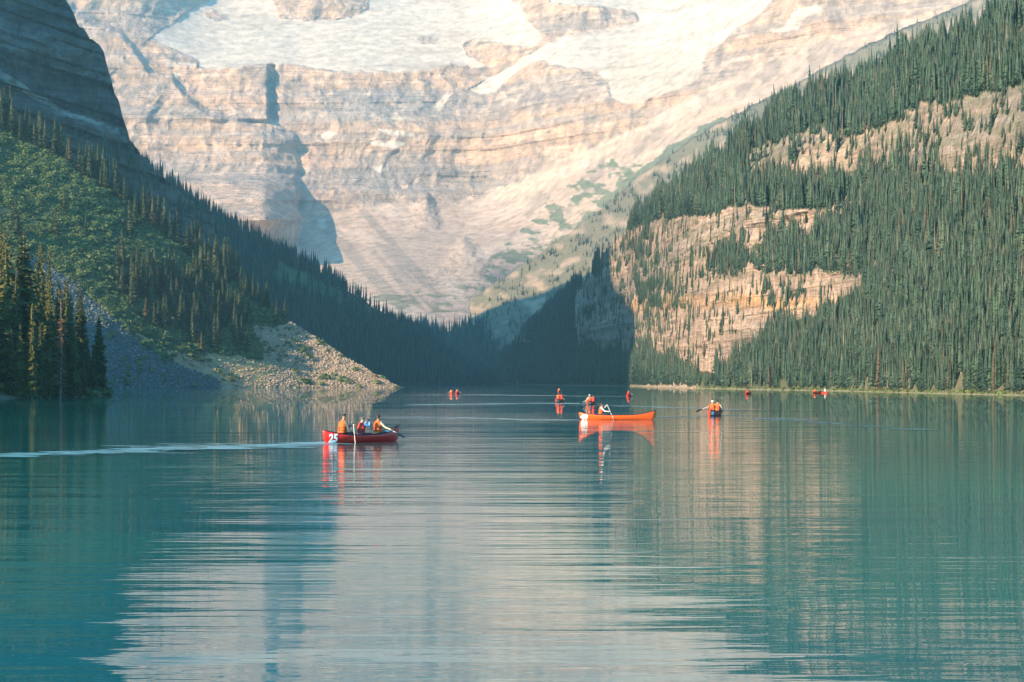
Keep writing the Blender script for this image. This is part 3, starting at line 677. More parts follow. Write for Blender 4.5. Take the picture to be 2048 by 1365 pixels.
gn_scatter('slope_wood', P2[keep], sizes(h2[keep], 1.3, 7), mid_p, 'olive green spruces in belts across the green avalanche slope', 37)

def bush_proto(seed, n=46):
    r = random.Random(seed); V = []; Fc = []
    for k in range(n):
        a = r.uniform(0, 6.28); e = r.uniform(.05, 1.35); q = r.uniform(.7, 1.05); p = Vector((math.cos(a)*math.cos(e)*q, math.sin(a)*math.cos(e)*q, math.sin(e)*q*.85))
        nn = (p.normalized() + Vector((r.gauss(0,.5), r.gauss(0,.5), r.gauss(0,.5)))).normalized(); u = nn.orthogonal().normalized(); v = nn.cross(u); w = r.uniform(.16, .34); b = len(V)
        V += [tuple(p + u*w), tuple(p + v*w*.8), tuple(p - u*w), tuple(p - v*w*.8)]; Fc.append((b, b+1, b+2, b+3))
    b = len(V)
    for k in range(6): a = 6.283*k/6; V.append((.7*math.cos(a), .7*math.sin(a), 0))
    V.append((0, 0, .7))
    for k in range(6): Fc.append((b+k, b+(k+1)%6, b+6))
    return bpy.data.objects.new('shrub', pymesh('shrub', V, Fc, [M_shrub]))
bp_ = [bush_proto(s) for s in (1, 2, 3)]
def ds(px, py, z):
    t, e, r, y = l2_masks(px, py)
    return inview(px) * (1 - np.clip(t * .985 + e * .93 + r * .97 + y * .96, 0, 1)) * (.10 + sstep(-.25, .12, fbm(px / 34., py / 13., o=4, seed=205)))
PB, pxb, pyb = sample('green_slope', 27000, ds, 27)
gn_scatter('slope_shrubs', PB, sizes(rng.uniform(.5, 1.35, len(PB)) * (1 + .9 * np.clip(fbm(pxb / 18., pyb / 12., o=3, seed=206), -.4, 1)), 1.2, 8), bp_, 'dense green alder shrubs carpeting the left-hand slope', 38, lean=.15)
pxs = rng.uniform(1395, 2100, 700); ys = yb6(pxs) - .9; dsx = depth_of(yb6(pxs)) + rng.uniform(2, 9, 700)
PS = np.stack([(pxs - CX) / F * dsx, dsx, np.full(700, .3)], 1)
gn_scatter('shore_shrubs', PS, sizes(rng.uniform(.25, .85, 700), 1.4, 9), bp_, 'low pale green shrubs along the right-hand shoreline', 39, lean=.15)

def rock_proto(seed, mat):
    bm = bmesh.new(); bmesh.ops.create_icosphere(bm, subdivisions=1, radius=1); r = random.Random(seed)
    for v in bm.verts: v.co = Vector((v.co.x * r.uniform(.7, 1.2), v.co.y * r.uniform(.6, 1.1), v.co.z * r.uniform(.45, .8)))
    me = bpy.data.meshes.new('scree_stone'); bm.to_mesh(me); bm.free(); me.materials.append(mat); return bpy.data.objects.new('scree_stone', me)
rk_ = [rock_proto(s, M_rock_shaded) for s in (1, 2, 3)]; rw_ = [rock_proto(s, M_rockwarm) for s in (4, 5, 6)]
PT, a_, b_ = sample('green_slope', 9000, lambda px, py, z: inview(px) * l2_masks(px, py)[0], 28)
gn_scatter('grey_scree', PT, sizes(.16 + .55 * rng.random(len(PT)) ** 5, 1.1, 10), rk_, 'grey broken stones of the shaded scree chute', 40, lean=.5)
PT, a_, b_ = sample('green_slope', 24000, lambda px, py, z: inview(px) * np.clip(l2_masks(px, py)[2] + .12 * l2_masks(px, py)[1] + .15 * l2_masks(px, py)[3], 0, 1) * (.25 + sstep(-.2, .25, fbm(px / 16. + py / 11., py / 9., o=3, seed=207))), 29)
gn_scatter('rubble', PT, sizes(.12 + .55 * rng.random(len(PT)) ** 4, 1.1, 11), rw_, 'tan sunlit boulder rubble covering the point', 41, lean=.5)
PT, a_, b_ = sample('right_mountainside', 2600, lambda px, py, z: l6_masks(px, py)[4] * 1.0, 30)
gn_scatter('shore_rubble', PT, sizes(.12 + .55 * rng.random(len(PT)) ** 4, 1.1, 12), rw_, 'pale rubble fans at the foot of the right-hand cliff', 42, lean=.5)

# individually built trees
def tree_protos(defs, leaf):
    out = []
    for k in defs:
        V, Fc, T, TF = spruce(**k)
        out.append((pymesh('crown', V, Fc, [leaf]), pymesh('trunk', T, TF, [M_bark])))
    return out
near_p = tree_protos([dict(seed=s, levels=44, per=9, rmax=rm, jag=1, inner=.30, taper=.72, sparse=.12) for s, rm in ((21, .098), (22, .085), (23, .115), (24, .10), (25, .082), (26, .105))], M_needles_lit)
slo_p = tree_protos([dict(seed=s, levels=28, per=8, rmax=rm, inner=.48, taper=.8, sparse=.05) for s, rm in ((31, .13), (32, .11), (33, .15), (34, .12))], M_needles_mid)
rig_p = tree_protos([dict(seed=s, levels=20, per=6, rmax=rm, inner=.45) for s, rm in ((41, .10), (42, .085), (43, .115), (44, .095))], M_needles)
sparse_p = tree_protos([dict(seed=s, levels=38, per=6, rmax=.062, jag=1, inner=0, sparse=.45, taper=.5) for s in (51, 52)], M_dead)
sv, sf = snag_geo(3); snag_me = pymesh('trunk', sv, sf, [M_snag])
def slope_zone(px, py):
    if py < top2(px) + 42: return 'on the crest below the dark cliff' if px < 280 else 'on the middle of the left-hand crest' if px < 450 else 'on the crest above the rubble point'
    return 'among the shrubs of the open green slope' if not inpoly(np.array([px]), np.array([py]), GROVE)[0] else 'in the upper part of the slope grove' if py < 620 else 'in the lower part of the slope grove'
def add_tree(pr, x, y, z, h, wid, label, group, cat='tree', name='spruce_tree', rot=None, lean=(0, 0)):
    e = bpy.data.objects.new(name, None); e.empty_display_size = .5; e.location = (x, y, z - .02 * h); e.scale = (h * wid, h * wid, h)
    e.rotation_euler = (lean[0], lean[1], rng.uniform(0, 6.28) if rot is None else rot); C.objects.link(e)
    tag(e, label, cat, group)
    for nm, me in zip(('crown', 'trunk'), pr):
        if me is None: continue
        o = bpy.data.objects.new(nm, me); C.objects.link(o); o.parent = e
    return e
for (x, y, z, h, reg) in THINGS:
    px = CX + x / y * F
    zone = 'toward the pale cliff' if px < 1700 else 'midway along the right-hand shore' if px < 1900 else 'at the right edge'
    if reg == 'right':
        add_tree(rig_p[rng.integers(4)], x, y, z, h, rng.uniform(1.05, 1.5), f'{"tall" if h > 11 else "short"} blue-green spruce in the front rows of the forest, {zone}', f'{"tall" if h > 11 else "short"} shore spruces, {zone}', lean=(rng.normal(0, .02), rng.normal(0, .02)))
    else:
        add_tree(slo_p[rng.integers(4)], x, y, z, h, rng.uniform(1.1, 1.55), lab_ := f'{"tall" if h > 15 else "medium" if h > 11 else "small"} olive green spruce {slope_zone(px, (HY - (z - CH) / y * F))}', lab_.replace('spruce', 'spruces', 1), lean=(rng.normal(0, .02), rng.normal(0, .02)))
# near stand: (photo column, row of the tip, distance, width, kind)
STAND = [(2,470,338,1.05,0),(18,475,330,1.1,0),(46,458,334,1.2,0),(70,515,326,1.0,0),(31,530,322,1.0,0),(86,545,340,.95,0),(98,560,330,.9,0),(60,600,322,.9,0),(8,560,320,1.0,0),(118,555,345,1.0,0),
         (108,600,332,.8,0),(132,553,352,.9,0),(140,580,340,.8,0),(163,560,356,1.0,0),(150,640,338,.8,0),(121,598,324,1.1,1),(176,655,352,.7,0),(196,625,357,1.0,0),(186,690,350,.8,0),(82,640,318,.8,0),
         (64,650,316,.75,0),(152,690,330,.8,0),(205,700,360,.8,0),(40,640,316,.8,0),(128,700,326,.7,0),(210,735,358,.7,0),(168,715,340,.9,0),(22,655,314,.8,0),(100,690,320,.8,0),(190,745,350,.8,0),(88,475,372,.7,2),(97,482,366,.5,0),(14,450,378,.8,0),(1,445,368,.8,0),(64,660,330,.9,1)]
ORD = 'first second third fourth fifth sixth seventh eighth ninth tenth eleventh twelfth thirteenth fourteenth fifteenth sixteenth'.split()
def size_of(q):
    z_ = max(float(bank_h(np.array((q[0] - CX) / F * q[2]), np.array(float(q[2])))), .2); h_ = CH + (HY - q[1]) / F * q[2] - z_
    return 'tall' if h_ > 20 else 'medium' if h_ > 12 else 'small'
for k, (px, tip, d, w, kind) in enumerate(STAND):
    x = (px - CX) / F * d; z = float(bank_h(np.array(x), np.array(float(d)))) ; z = max(z, .2)
    h = CH + (HY - tip) / F * d - z
    size = 'tall' if h > 20 else 'medium' if h > 12 else 'small'
    g = 'dark spruces of the near stand on the left bank'
    if k == 2: lab, g = 'tallest bushy sunlit olive spruce of the near stand on the left bank', None
    elif k == 17: lab, g = 'rightmost full dark spruce of the near stand beside the grey scree', None
    elif kind == 1 and k == 15: lab, g = 'dying rust-brown spruce with a bare pale trunk in the near stand', None
    elif kind == 1: lab, g = 'small half-dead reddish spruce low in the near stand on the left bank', None
    else:
        same = sorted(q[0] for q in STAND if q[4] != 1 and size_of(q) == size); n_ = same.index(px) + 1
        lab = f'{size} dark green spruce of the near stand, {ORD[n_ - 1]} {size} one from the left edge'; g = g.replace('dark', size + ' dark')
    if kind == 1:
        add_tree((sparse_p[k % 2][0], snag_me), x, d, z, h, w * 1.1, lab, g)
    else:
        add_tree(near_p[k % 6], x, d, z, h, w * rng.uniform(1.2, 1.5), lab, g, lean=(rng.normal(0, .01), rng.normal(0, .01)))
add_tree((sparse_p[1][0], snag_me), (207 - CX) / F * 357, 357, .5, 10.5, .8, 'slim dead tree leaning right over the water beside the near stand', None, name='leaning_tree', lean=(0, R(13)))
# trees continuing the stand outside the frame: part of the wood whose shade falls on the bank
PW = []
for k in range(260):
    y = rng.uniform(255, 430); x = shore_x(y) - rng.uniform(3, 90)
    if (x / y * F + CX) > -12: continue
    PW.append((x, y, float(bank_h(np.array(x), np.array(y)))))
PW = np.array(PW)
gn_scatter('bank_wood', PW, sizes(rng.uniform(14, 27, len(PW)), 1.05, 13), mid_p, 'dark spruce wood on the bank running out of the left edge', 43)
PW = []
for k in range(900):
    y = rng.uniform(314, 372); x = shore_x(y) - rng.uniform(.3, 16)
    PW.append((x, y, float(bank_h(np.array(x), np.array(y)))))
gn_scatter('bank_shrubs', np.array(PW), sizes(rng.uniform(.4, 1.5, len(PW)), 1.3, 14), bp_, 'low dark shrubs along the foot of the near stand', 44, lean=.2)
# ================================================================== CANOES, PADDLES, PEOPLE
def paint_mat(name, col, rough=.35): return solid(name, col, rough, .08, 6, .5)
M_red = paint_mat('red canoe gelcoat', (.92, .022, .012)); M_orange = paint_mat('orange canoe gelcoat', (.80, .10, .012)); M_darkred = paint_mat('orange red canoe gelcoat', (.62, .06, .02))
M_inner = solid('canoe interior', (.05, .045, .04), .7); M_black = solid('black trim', (.012, .012, .012), .5); M_white = solid('white vinyl', (.85, .85, .83), .5, .03)
M_wood = solid('seat webbing', (.16, .11, .06), .8); M_vest = solid('orange nylon vest', (.80, .105, .012), .75); M_vestred = solid('red nylon vest', (.72, .035, .02), .75)
M_skin = solid('skin', (.48, .24, .14), .55, .05); M_skin2 = solid('tanned skin', (.32, .15, .08), .55, .05); M_hair = solid('dark hair', (.018, .012, .01), .6); M_cap = solid('grey cap', (.09, .095, .11), .8)
M_hatw = solid('cream sun hat', (.75, .70, .58), .85); M_grey = solid('grey jacket', (.10, .12, .125), .85); M_blue = solid('pale blue shirt', (.22, .42, .72), .85); M_cream = solid('cream shirt', (.66, .58, .42), .85)
M_pale = solid('pale shirt', (.62, .62, .60), .85); M_pants = solid('dark trousers', (.03, .035, .045), .85); M_shaft = solid('pale paddle shaft', (.62, .60, .52), .5); M_navy = solid('navy shirt', (.02, .03, .07), .85)
M_bag = solid('white dry bag', (.6, .62, .6), .6)

def tube(V, Fc, pts, rad, ns=6, cap=True):
    b0 = len(V); pts = [Vector(p) for p in pts]; n = len(pts)
    for i, p in enumerate(pts):
        d = (pts[min(i+1, n-1)] - pts[max(i-1, 0)]).normalized(); u = d.cross(Vector((0, 0, 1)))
        if u.length < .1: u = d.cross(Vector((1, 0, 0)))
        u.normalize(); v = d.cross(u); rr = rad[i] if isinstance(rad, (list, tuple)) else rad
        for k in range(ns):
            a = 6.2832 * k / ns; V.append(tuple(p + (u * math.cos(a) + v * math.sin(a)) * rr))
    for i in range(n - 1):
        for k in range(ns): Fc.append((b0+i*ns+k, b0+i*ns+(k+1)%ns, b0+(i+1)*ns+(k+1)%ns, b0+(i+1)*ns+k))
    if cap: Fc.append(tuple(b0+k for k in range(ns))[::-1]); Fc.append(tuple(b0+(n-1)*ns+k for k in range(ns)))
def box(V, Fc, c, s, rx=0.0):
    b = len(V); 
    for dx in (-1, 1):
        for dy in (-1, 1):
            for dz in (-1, 1): V.append((c[0]+dx*s[0]/2, c[1]+dy*s[1]/2, c[2]+dz*s[2]/2))
    Fc += [(b,b+1,b+3,b+2),(b+4,b+6,b+7,b+5),(b,b+4,b+5,b+1),(b+2,b+3,b+7,b+6),(b,b+2,b+6,b+4),(b+1,b+5,b+7,b+3)]
CL = 4.9
def hull_b(s): return .43 * max(0.0, 1 - abs(s) ** 2.3) ** .75 + .012
def hull_top(s): return .29 + (.33 if s > 0 else .20) * abs(s) ** 2.8
def hull_keel(s): return -.09 + .30 * max(0, (abs(s) - .86) / .14) ** 2
def hull_pt(s, u):
    zk, zs = hull_keel(s), hull_top(s); z = zk + (zs - zk) * (1 - math.cos(math.pi/2*u)) ** .9
    x = s * CL / 2 + (.10 * (z - .25) * np.sign(s) * max(0, (abs(s) - .8) / .2))
    return x, hull_b(s) * math.sin(math.pi/2*u) ** .75, z
def hull_side(x, z):
    s = max(-1, min(1, 2 * x / CL)); us = np.linspace(0, 1, 60); zz = [hull_pt(s, u)[2] for u in us]; u = np.interp(z, zz, us); return hull_pt(s, u)[1]
CAN = {}
def canoe_meshes():
    V = []; Fc = []; ns, nu = 41, 8
    for i in range(ns):
        s = -1 + 2 * i / (ns - 1)
        for k in range(-nu, nu + 1):
            x, y, z = hull_pt(s, abs(k) / nu); V.append((x, y if k >= 0 else -y, z))
    w = 2 * nu + 1
    for i in range(ns - 1):
        for k in range(w - 1): Fc.append((i*w+k, (i+1)*w+k, (i+1)*w+k+1, i*w+k+1))
    Fc.append(tuple(range(w))); Fc.append(tuple((ns-1)*w + k for k in range(w))[::-1])
    CAN['hull'] = (V, Fc)
    for sd, nm in ((1, 'gl'), (-1, 'gr')):
        V = []; Fc = []; tube(V, Fc, [(hull_pt(s, 1)[0], sd * hull_pt(s, 1)[1], hull_pt(s, 1)[2] + .008) for s in np.linspace(-1, 1, 33)], .018, 6); CAN[nm] = pymesh('gunwale', V, Fc, [M_black])
    for nm, xx in (('t0', -.35), ('t1', 1.15)):
        V = []; Fc = []; yy = hull_side(xx, .9); tube(V, Fc, [(xx, -yy, hull_top(2*xx/CL) - .01), (xx, yy, hull_top(2*xx/CL) - .01)], .02); CAN[nm] = pymesh('thwart', V, Fc, [M_wood])
    for nm, s0, s1 in (('d0', -1, -.90), ('d1', .90, 1)):
        V = []; Fc = []
        for s in np.linspace(s0, s1, 5): x, y, z = hull_pt(s, 1); V += [(x, y, z + .012), (x, -y, z + .012)]
        for i in range(4): Fc.append((2*i, 2*i+1, 2*i+3, 2*i+2))
        CAN[nm] = pymesh('deck_plate', V, Fc, [M_black])
    V = []; Fc = []; box(V, Fc, (0, 0, 0), (.26, .66, .025)); CAN['seat'] = pymesh('seat', V, Fc, [M_wood])
canoe_meshes()
def text_mesh(txt, size, bold):
    cu = bpy.data.curves.new('number', 'FONT'); cu.body = txt; cu.size = size; cu.offset = bold; cu.resolution_u = 3
    o = bpy.data.objects.new('tmp_number', cu); C.objects.link(o); dg = bpy.context.evaluated_depsgraph_get(); me = bpy.data.meshes.new_from_object(o.evaluated_get(dg))
    bpy.data.objects.remove(o); me.materials.clear(); me.materials.append(M_white)
    bm = bmesh.new(); bm.from_mesh(me); bmesh.ops.triangulate(bm, faces=bm.faces); bmesh.ops.subdivide_edges(bm, edges=[e for e in bm.edges if e.calc_length() > .05], cuts=1); bm.to_mesh(me); bm.free(); return me
def canoe(x, y, head, hullmat, label, number=None, nx=-2.25, seats=(-1.3, 1.0), group=None, sc_=1.0):
    root = empty('canoe', (x, y, 0), head); tag(root, label, 'canoe', group); root.scale = sc_ if isinstance(sc_, tuple) else (sc_,) * 3
    V, Fc = CAN['hull']; me = pymesh('hull', V, Fc, [hullmat, M_inner]); me.polygons.foreach_set('use_smooth', [True] * len(me.polygons))
    h = link(bpy.data.objects.new('hull', me), root); so = h.modifiers.new('thickness', 'SOLIDIFY'); so.thickness = .018; so.offset = -1; so.material_offset = 1; so.material_offset_rim = 1
    # the hull faces must point outward
    bm = bmesh.new(); bm.from_mesh(me); bmesh.ops.delete(bm, geom=[f for f in bm.faces if len(f.verts) > 4], context='FACES')
    if sum((f.normal.y * f.calc_center_median().y) for f in bm.faces) < 0: bmesh.ops.reverse_faces(bm, faces=bm.faces)
    bm.to_mesh(me); bm.free()
    for k in ('gl', 'gr', 't0', 't1', 'd0', 'd1'): link(bpy.data.objects.new(CAN[k].name.split('.')[0], CAN[k]), root)
    for sx in seats: o = link(bpy.data.objects.new('seat', CAN['seat']), root); o.location = (sx, 0, .24)
    if number:
        tm = text_mesh(number, .43, .018)
        for v in tm.vertices:
            tx = nx + v.co.x; tz = .045 + v.co.y; v.co = (tx, -(hull_side(tx, tz) + .014), tz)
        link(bpy.data.objects.new('number', tm), root)
    return root
def number_patch(root):
    V = []; Fc = []; 
    for i, xx in enumerate(np.linspace(-2.3, -1.95, 5)):
        for z in (.08, .2, .32): V.append((xx, -(hull_side(xx, z) + .012), z))
    for i in range(4):
        for k in range(2): Fc.append((3*i+k, 3*i+k+1, 3*i+k+4, 3*i+k+3))
    link(bpy.data.objects.new('number_decal', pymesh('number_decal', V, Fc, [M_white])), root)
def paddle(root, a, b, label, blade_mat=None, flat=Vector((0, 0, 1)), shaft=None, group=None):
    """a: grip end, b: blade tip, both in the canoe's frame"""
    m = Matrix.Translation(root.location) @ Matrix.Rotation(root.rotation_euler.z, 4, 'Z') @ Matrix.Diagonal((*root.scale, 1))
    A, B = m @ Vector(a), m @ Vector(b); d = (B - A).normalized(); L = (B - A).length
    e = empty('paddle', A); tag(e, label, 'paddle', group)
    V = []; Fc = []; tube(V, Fc, [d * .02, d * (L - .42)], .016); link(bpy.data.objects.new('shaft', pymesh('shaft', V, Fc, [shaft or M_shaft])), e)
    V = []; Fc = []; g = d.cross(Vector((0, 0, 1))).normalized() * .06 if abs(d.z) < .95 else Vector((.06, 0, 0)); tube(V, Fc, [-g, g], .019); link(bpy.data.objects.new('grip', pymesh('grip', V, Fc, [M_black])), e)
    f = flat - d * flat.dot(d); f.normalize(); s = d.cross(f).normalized(); V = []; Fc = []
    prof = [(L - .52, .018), (L - .45, .07), (L - .3, .105), (L - .05, .105), (L, .07)]
    for (t, w) in prof:
        for (q, h) in ((-1, 0), (0, .012), (1, 0), (0, -.012)): V.append(tuple(d * t + s * w * q + f * h))
    for i in range(4):
        for k in range(4): Fc.append((4*i+k, 4*i+(k+1)%4, 4*i+4+(k+1)%4, 4*i+4+k))
    Fc += [(0, 1, 2, 3), (19, 18, 17, 16)]
    link(bpy.data.objects.new('blade', pymesh('blade', V, Fc, [blade_mat or M_black])), e); return e

def lerp(a, b, t): return tuple(a[i] + (b[i] - a[i]) * t for i in range(3))
def body_mesh(pose, shirt, skin, fingers=True):
    """one continuous skinned body; pose gives elbows and hands in the seat's frame (x forward, y left, z up)"""
    V = []; E = []; Rr = []; K = []         # joints, bones, radii, material of each joint
    def j(p, r, parent=None, k=0):
        V.append(tuple(p)); Rr.append(r); K.append(k)
        if parent is not None: E.append((parent, len(V) - 1))
        return len(V) - 1
    ln = pose.get('lean', .06); hd = pose.get('head', (0, 0))
    pel = j((0, 0, .34), .135, None, 1); sp = j((ln * .3, 0, .50), .12, pel); ch = j((ln * .7, 0, .68), .135, sp); up = j((ln, 0, .80), .095, ch)
    nk = j((ln + .01, 0, .90), .052, up, 2); h0 = j((ln + .02 + hd[0], hd[1], .97), .070, nk, 2); h1 = j((ln + .03 + hd[0]*1.6, hd[1]*1.6, 1.04), .086, h0, 2); j((ln + .02 + hd[0]*2, hd[1]*2, 1.12), .050, h1, 2)
    for sd, key in ((1, 'L'), (-1, 'R')):
        sh = j((ln, sd * .175, .80), .062, up); el = j(pose['elbow' + key], .042, sh); wr = j(pose['hand' + key], .028, el)
        dv = Vector(pose['hand' + key]) - Vector(pose['elbow' + key]); dv.normalize()
        hp = j(Vector(pose['hand' + key]) + dv * .06, .034, wr, 2)
        hip = j((.03, sd * .10, .30), .088, pel, 1); kn = j((.40, sd * pose.get('knee', .17), .40), .060, hip, 1); ak = j((.66, sd * .15, .10), .040, kn, 1); j((.80, sd * .15, .08), .034, ak, 3)
    if fingers:
        for key in 'LR':
            p = Vector(pose['hand' + key]); dv = (p - Vector(pose['elbow' + key])).normalized(); side = dv.cross(Vector((0, 0, 1))).normalized(); curl = dv.cross(side).normalized()
            if curl.z > 0: curl = -curl
            for q, ln_ in ((-.026, .05), (-.009, .058), (.009, .055), (.026, .044)):
                a = j(p + dv * .07 + side * q, .011, None, 2); b = j(p + dv * (.085 + ln_ * .5) + side * q * 1.1 + curl * .012, .0095, a, 2); j(p + dv * (.085 + ln_ * .55) + side * q * 1.1 + curl * .045, .008, b, 2)
            a = j(p + dv * .04 + side * .02, .012, None, 2); b = j(p + dv * .06 + side * .055 + curl * .01, .0105, a, 2); j(p + dv * .09 + side * .06 + curl * .03, .009, b, 2)
    me = bpy.data.meshes.new('body'); me.from_pydata(V, E, []); o = bpy.data.objects.new('body_tmp', me); C.objects.link(o)
    sk = o.modifiers.new('s', 'SKIN'); sk.use_smooth_shade = True; o.modifiers.new('u', 'SUBSURF').levels = 1
    dd = me.skin_vertices[0].data
    for i, r in enumerate(Rr): dd[i].radius = (r, r); dd[i].use_root = (i == pel)
    for i in range(len(V)):
        if K[i] == 2 and not any(i == e[1] for e in E): dd[i].use_root = True
    dg = bpy.context.evaluated_depsgraph_get(); out = bpy.data.meshes.new_from_object(o.evaluated_get(dg)); bpy.data.objects.remove(o)
    out.name = 'body'; out.materials.clear()
    for m in (shirt, M_pants, skin, M_black): out.materials.append(m)
    # face: nose, brow and eye hollows pulled out of the head
    hc = Vector(V[h1]); 
    for v in out.vertices:
        r = v.co - hc
        if r.length < .13 and r.x > .04:
            if abs(r.y) < .02 and -.055 < r.z < .0: v.co.x += .022
            elif .018 < abs(r.y) < .05 and -.01 < r.z < .03: v.co.x -= .008
    A = np.array([V[a] for a, b in E]); B = np.array([V[b] for a, b in E]); kk = [K[b] if K[b] != 0 or K[a] != 1 else 0 for a, b in E]; rr = np.array([(Rr[a] + Rr[b]) / 2 for a, b in E])
    for p in out.polygons:
        c = np.array(p.center); AB = B - A; t = np.clip(((c - A) * AB).sum(1) / np.maximum((AB ** 2).sum(1), 1e-9), 0, 1); dist = np.linalg.norm(A + AB * t[:, None] - c, axis=1) - rr
        i = int(np.argmin(dist)); p.material_index = kk[i]; p.use_smooth = True
    return out, V[h1], ln
def vest_mesh(ln):
    V = []; Fc = []; ns = 16
    rings = [(.40, .165, .135, 0), (.46, .178, .148, .3), (.60, .180, .152, .55), (.72, .178, .150, .8), (.80, .165, .135, 1), (.865, .125, .105, 1), (.89, .085, .085, 1)]
    for (z, w, d, q) in rings:
        for k in range(ns):
            a = 6.2832 * k / ns; c, s = math.cos(a), math.sin(a); e = .72
            V.append((ln * q + d * math.copysign(abs(c) ** e, c), w * math.copysign(abs(s) ** e, s), z))
    for i in range(len(rings) - 1):
        for k in range(ns): Fc.append((i*ns+k, i*ns+(k+1)%ns, (i+1)*ns+(k+1)%ns, (i+1)*ns+k))
    return V, Fc
def person(canoe_root, sx, label, pose, shirt, skin=None, vest=None, hat=None, size=1.0, group=None, sy=0.0, fingers=True, turn=0.0):
    skin = skin or M_skin; vest = vest or M_vest
    m = Matrix.Translation(canoe_root.location) @ Matrix.Rotation(canoe_root.rotation_euler.z, 4, 'Z') @ Matrix.Diagonal((*canoe_root.scale, 1))
    e = empty('person', m @ Vector((sx, sy, 0)), canoe_root.rotation_euler.z + turn); e.scale = (size,) * 3; tag(e, label, 'person', group)
    bm_, hc, ln = body_mesh(pose, shirt, skin, fingers); link(bpy.data.objects.new('body', bm_), e)
    V, Fc = vest_mesh(ln); vm = pymesh('life_vest', V, Fc, [vest]); vm.polygons.foreach_set('use_smooth', [True] * len(Fc)); vo = link(bpy.data.objects.new('life_vest', vm), e)
    V = []; Fc = []
    for z in (.50, .60):
        n0 = len(V)
        for k in range(17):
            a = 6.2832 * k / 16; c, s = math.cos(a), math.sin(a); q = np.interp(z, [.4, .46, .6], [0, .3, .55])
            for dz in (-.011, .011): V.append((ln * q + .158 * math.copysign(abs(c) ** .72, c), .187 * math.copysign(abs(s) ** .72, s), z + dz))
        for k in range(16): Fc.append((n0+2*k, n0+2*k+2, n0+2*k+3, n0+2*k+1))
    box(V, Fc, (ln * .4 - .157, 0, .55), (.012, .02, .12)); link(bpy.data.objects.new('strap', pymesh('strap', V, Fc, [M_black])), vo)
    V = []; Fc = []; H = Vector(hc)
    kind = hat or 'hair'
    ns = 12; R0 = .103
    def cap(z0, mat, nm, back=0.0, rr=R0, brim=0, peak=0):
        V = []; Fc = []; rings = 5
        for i in range(rings):
            ph = (i / rings) * math.pi / 2
            for k in range(ns):
                a = 6.2832 * k / ns; zz = z0 + (.118 - z0) * math.sin(ph); q = math.cos(ph) ** .8
                dn = (-back * max(0, -math.cos(a))) if i == 0 else 0
                V.append((H.x - .012 + rr * q * math.cos(a), H.y + rr * .93 * q * math.sin(a), H.z + zz + dn))
        V.append((H.x - .012, H.y, H.z + .120))
        for i in range(rings - 1):
            for k in range(ns): Fc.append((i*ns+k, i*ns+(k+1)%ns, (i+1)*ns+(k+1)%ns, (i+1)*ns+k))
        for k in range(ns): Fc.append(((rings-1)*ns+k, (rings-1)*ns+(k+1)%ns, rings*ns))
        if brim or peak:
            b = len(V)
            for k in range(ns):
                a = 6.2832 * k / ns; q = brim if brim else (peak if abs(math.atan2(math.sin(a), math.cos(a))) < .9 else .003)
                V.append((H.x - .012 + (rr + q) * math.cos(a), H.y + (rr + q) * math.sin(a), H.z + z0 - .015))
            for k in range(ns): Fc.append((k, (k+1)%ns, b+(k+1)%ns, b+k))
        o = pymesh(nm, V, Fc, [mat]); o.polygons.foreach_set('use_smooth', [True] * len(Fc)); return link(bpy.data.objects.new(nm, o), e)
    if kind == 'hair': cap(.02, M_hair, 'hair', .07)
    elif kind == 'long': cap(.02, M_hair, 'hair', .22, .108)
    elif kind == 'short': cap(.045, M_hair, 'hair', .03, .096)
    elif kind == 'cap': cap(.02, M_cap, 'cap', .02, .106, 0, .07)
    elif kind == 'sunhat': cap(.02, M_hatw, 'sun_hat', 0, .106, .05)
    return e
PAD_R = dict(elbowL=(.22, .24, .60), handL=(.42, -.02, .80), elbowR=(.18, -.30, .55), handR=(.40, -.36, .42), lean=.10)
PAD_L = dict(elbowR=(.22, -.24, .60), handR=(.42, .02, .80), elbowL=(.18, .30, .55), handL=(.40, .36, .42), lean=.10)

# red canoe with three people
h1 = R(46); c1 = canoe(-6.28, 83.12, h1, M_red, 'red canoe with white number 25 carrying three people', '25', -2.22, seats=(-1.3, -.05, 1.05), sc_=(.86, 1.0, 1.08))
person(c1, -1.28, 'person in grey jacket and orange vest paddling at the stern of the red canoe', dict(elbowL=(.24, .20, .56), handL=(.46, -.18, .70), elbowR=(.16, -.25, .52), handR=(.42, -.36, .40), lean=.08, head=(.01, -.01)), M_grey, M_skin2, M_vest, 'short', 1.04)
paddle(c1, (-.90, -.36, .74), (-.86, -.52, -.52), 'pale-shafted paddle dipped upright beside the red canoe', flat=Vector((1, 0, 0)), blade_mat=M_black)
person(c1, -.05, 'person in grey cap and blue shirt raising a phone amid the red canoe', dict(elbowL=(.30, .20, .74), handL=(.44, .05, .96), elbowR=(.30, -.24, .72), handR=(.44, -.10, .95), lean=.05, head=(.02, -.01)), M_blue, M_skin, M_vestred, 'cap', .92)
m1 = Matrix.Translation(c1.location) @ Matrix.Rotation(h1, 4, 'Z') @ Matrix.Diagonal((.86, 1, 1, 1))
V = []; Fc = []; box(V, Fc, (0, 0, 0), (.012, .16, .08)); ph = mesh_obj('phone', V, Fc, M_black); ph.location = m1 @ Vector((.43, -.02, .935)); ph.rotation_euler = (0, 0, h1); tag(ph, 'dark phone held up by the person in the grey cap', 'phone')
person(c1, 1.02, 'dark-haired person in cream shirt and orange vest at the bow of the red canoe', dict(elbowL=(.22, .22, .60), handL=(.28, -.10, .66), elbowR=(.20, -.30, .60), handR=(.36, -.46, .52), lean=.05, head=(0, .01)), M_cream, M_skin2, M_vest, 'hair', .99)
paddle(c1, (1.12, .22, .80), (1.75, -1.02, .17), 'black-bladed paddle held out over the side at the bow of the red canoe', flat=Vector((.3, -.4, 1)))
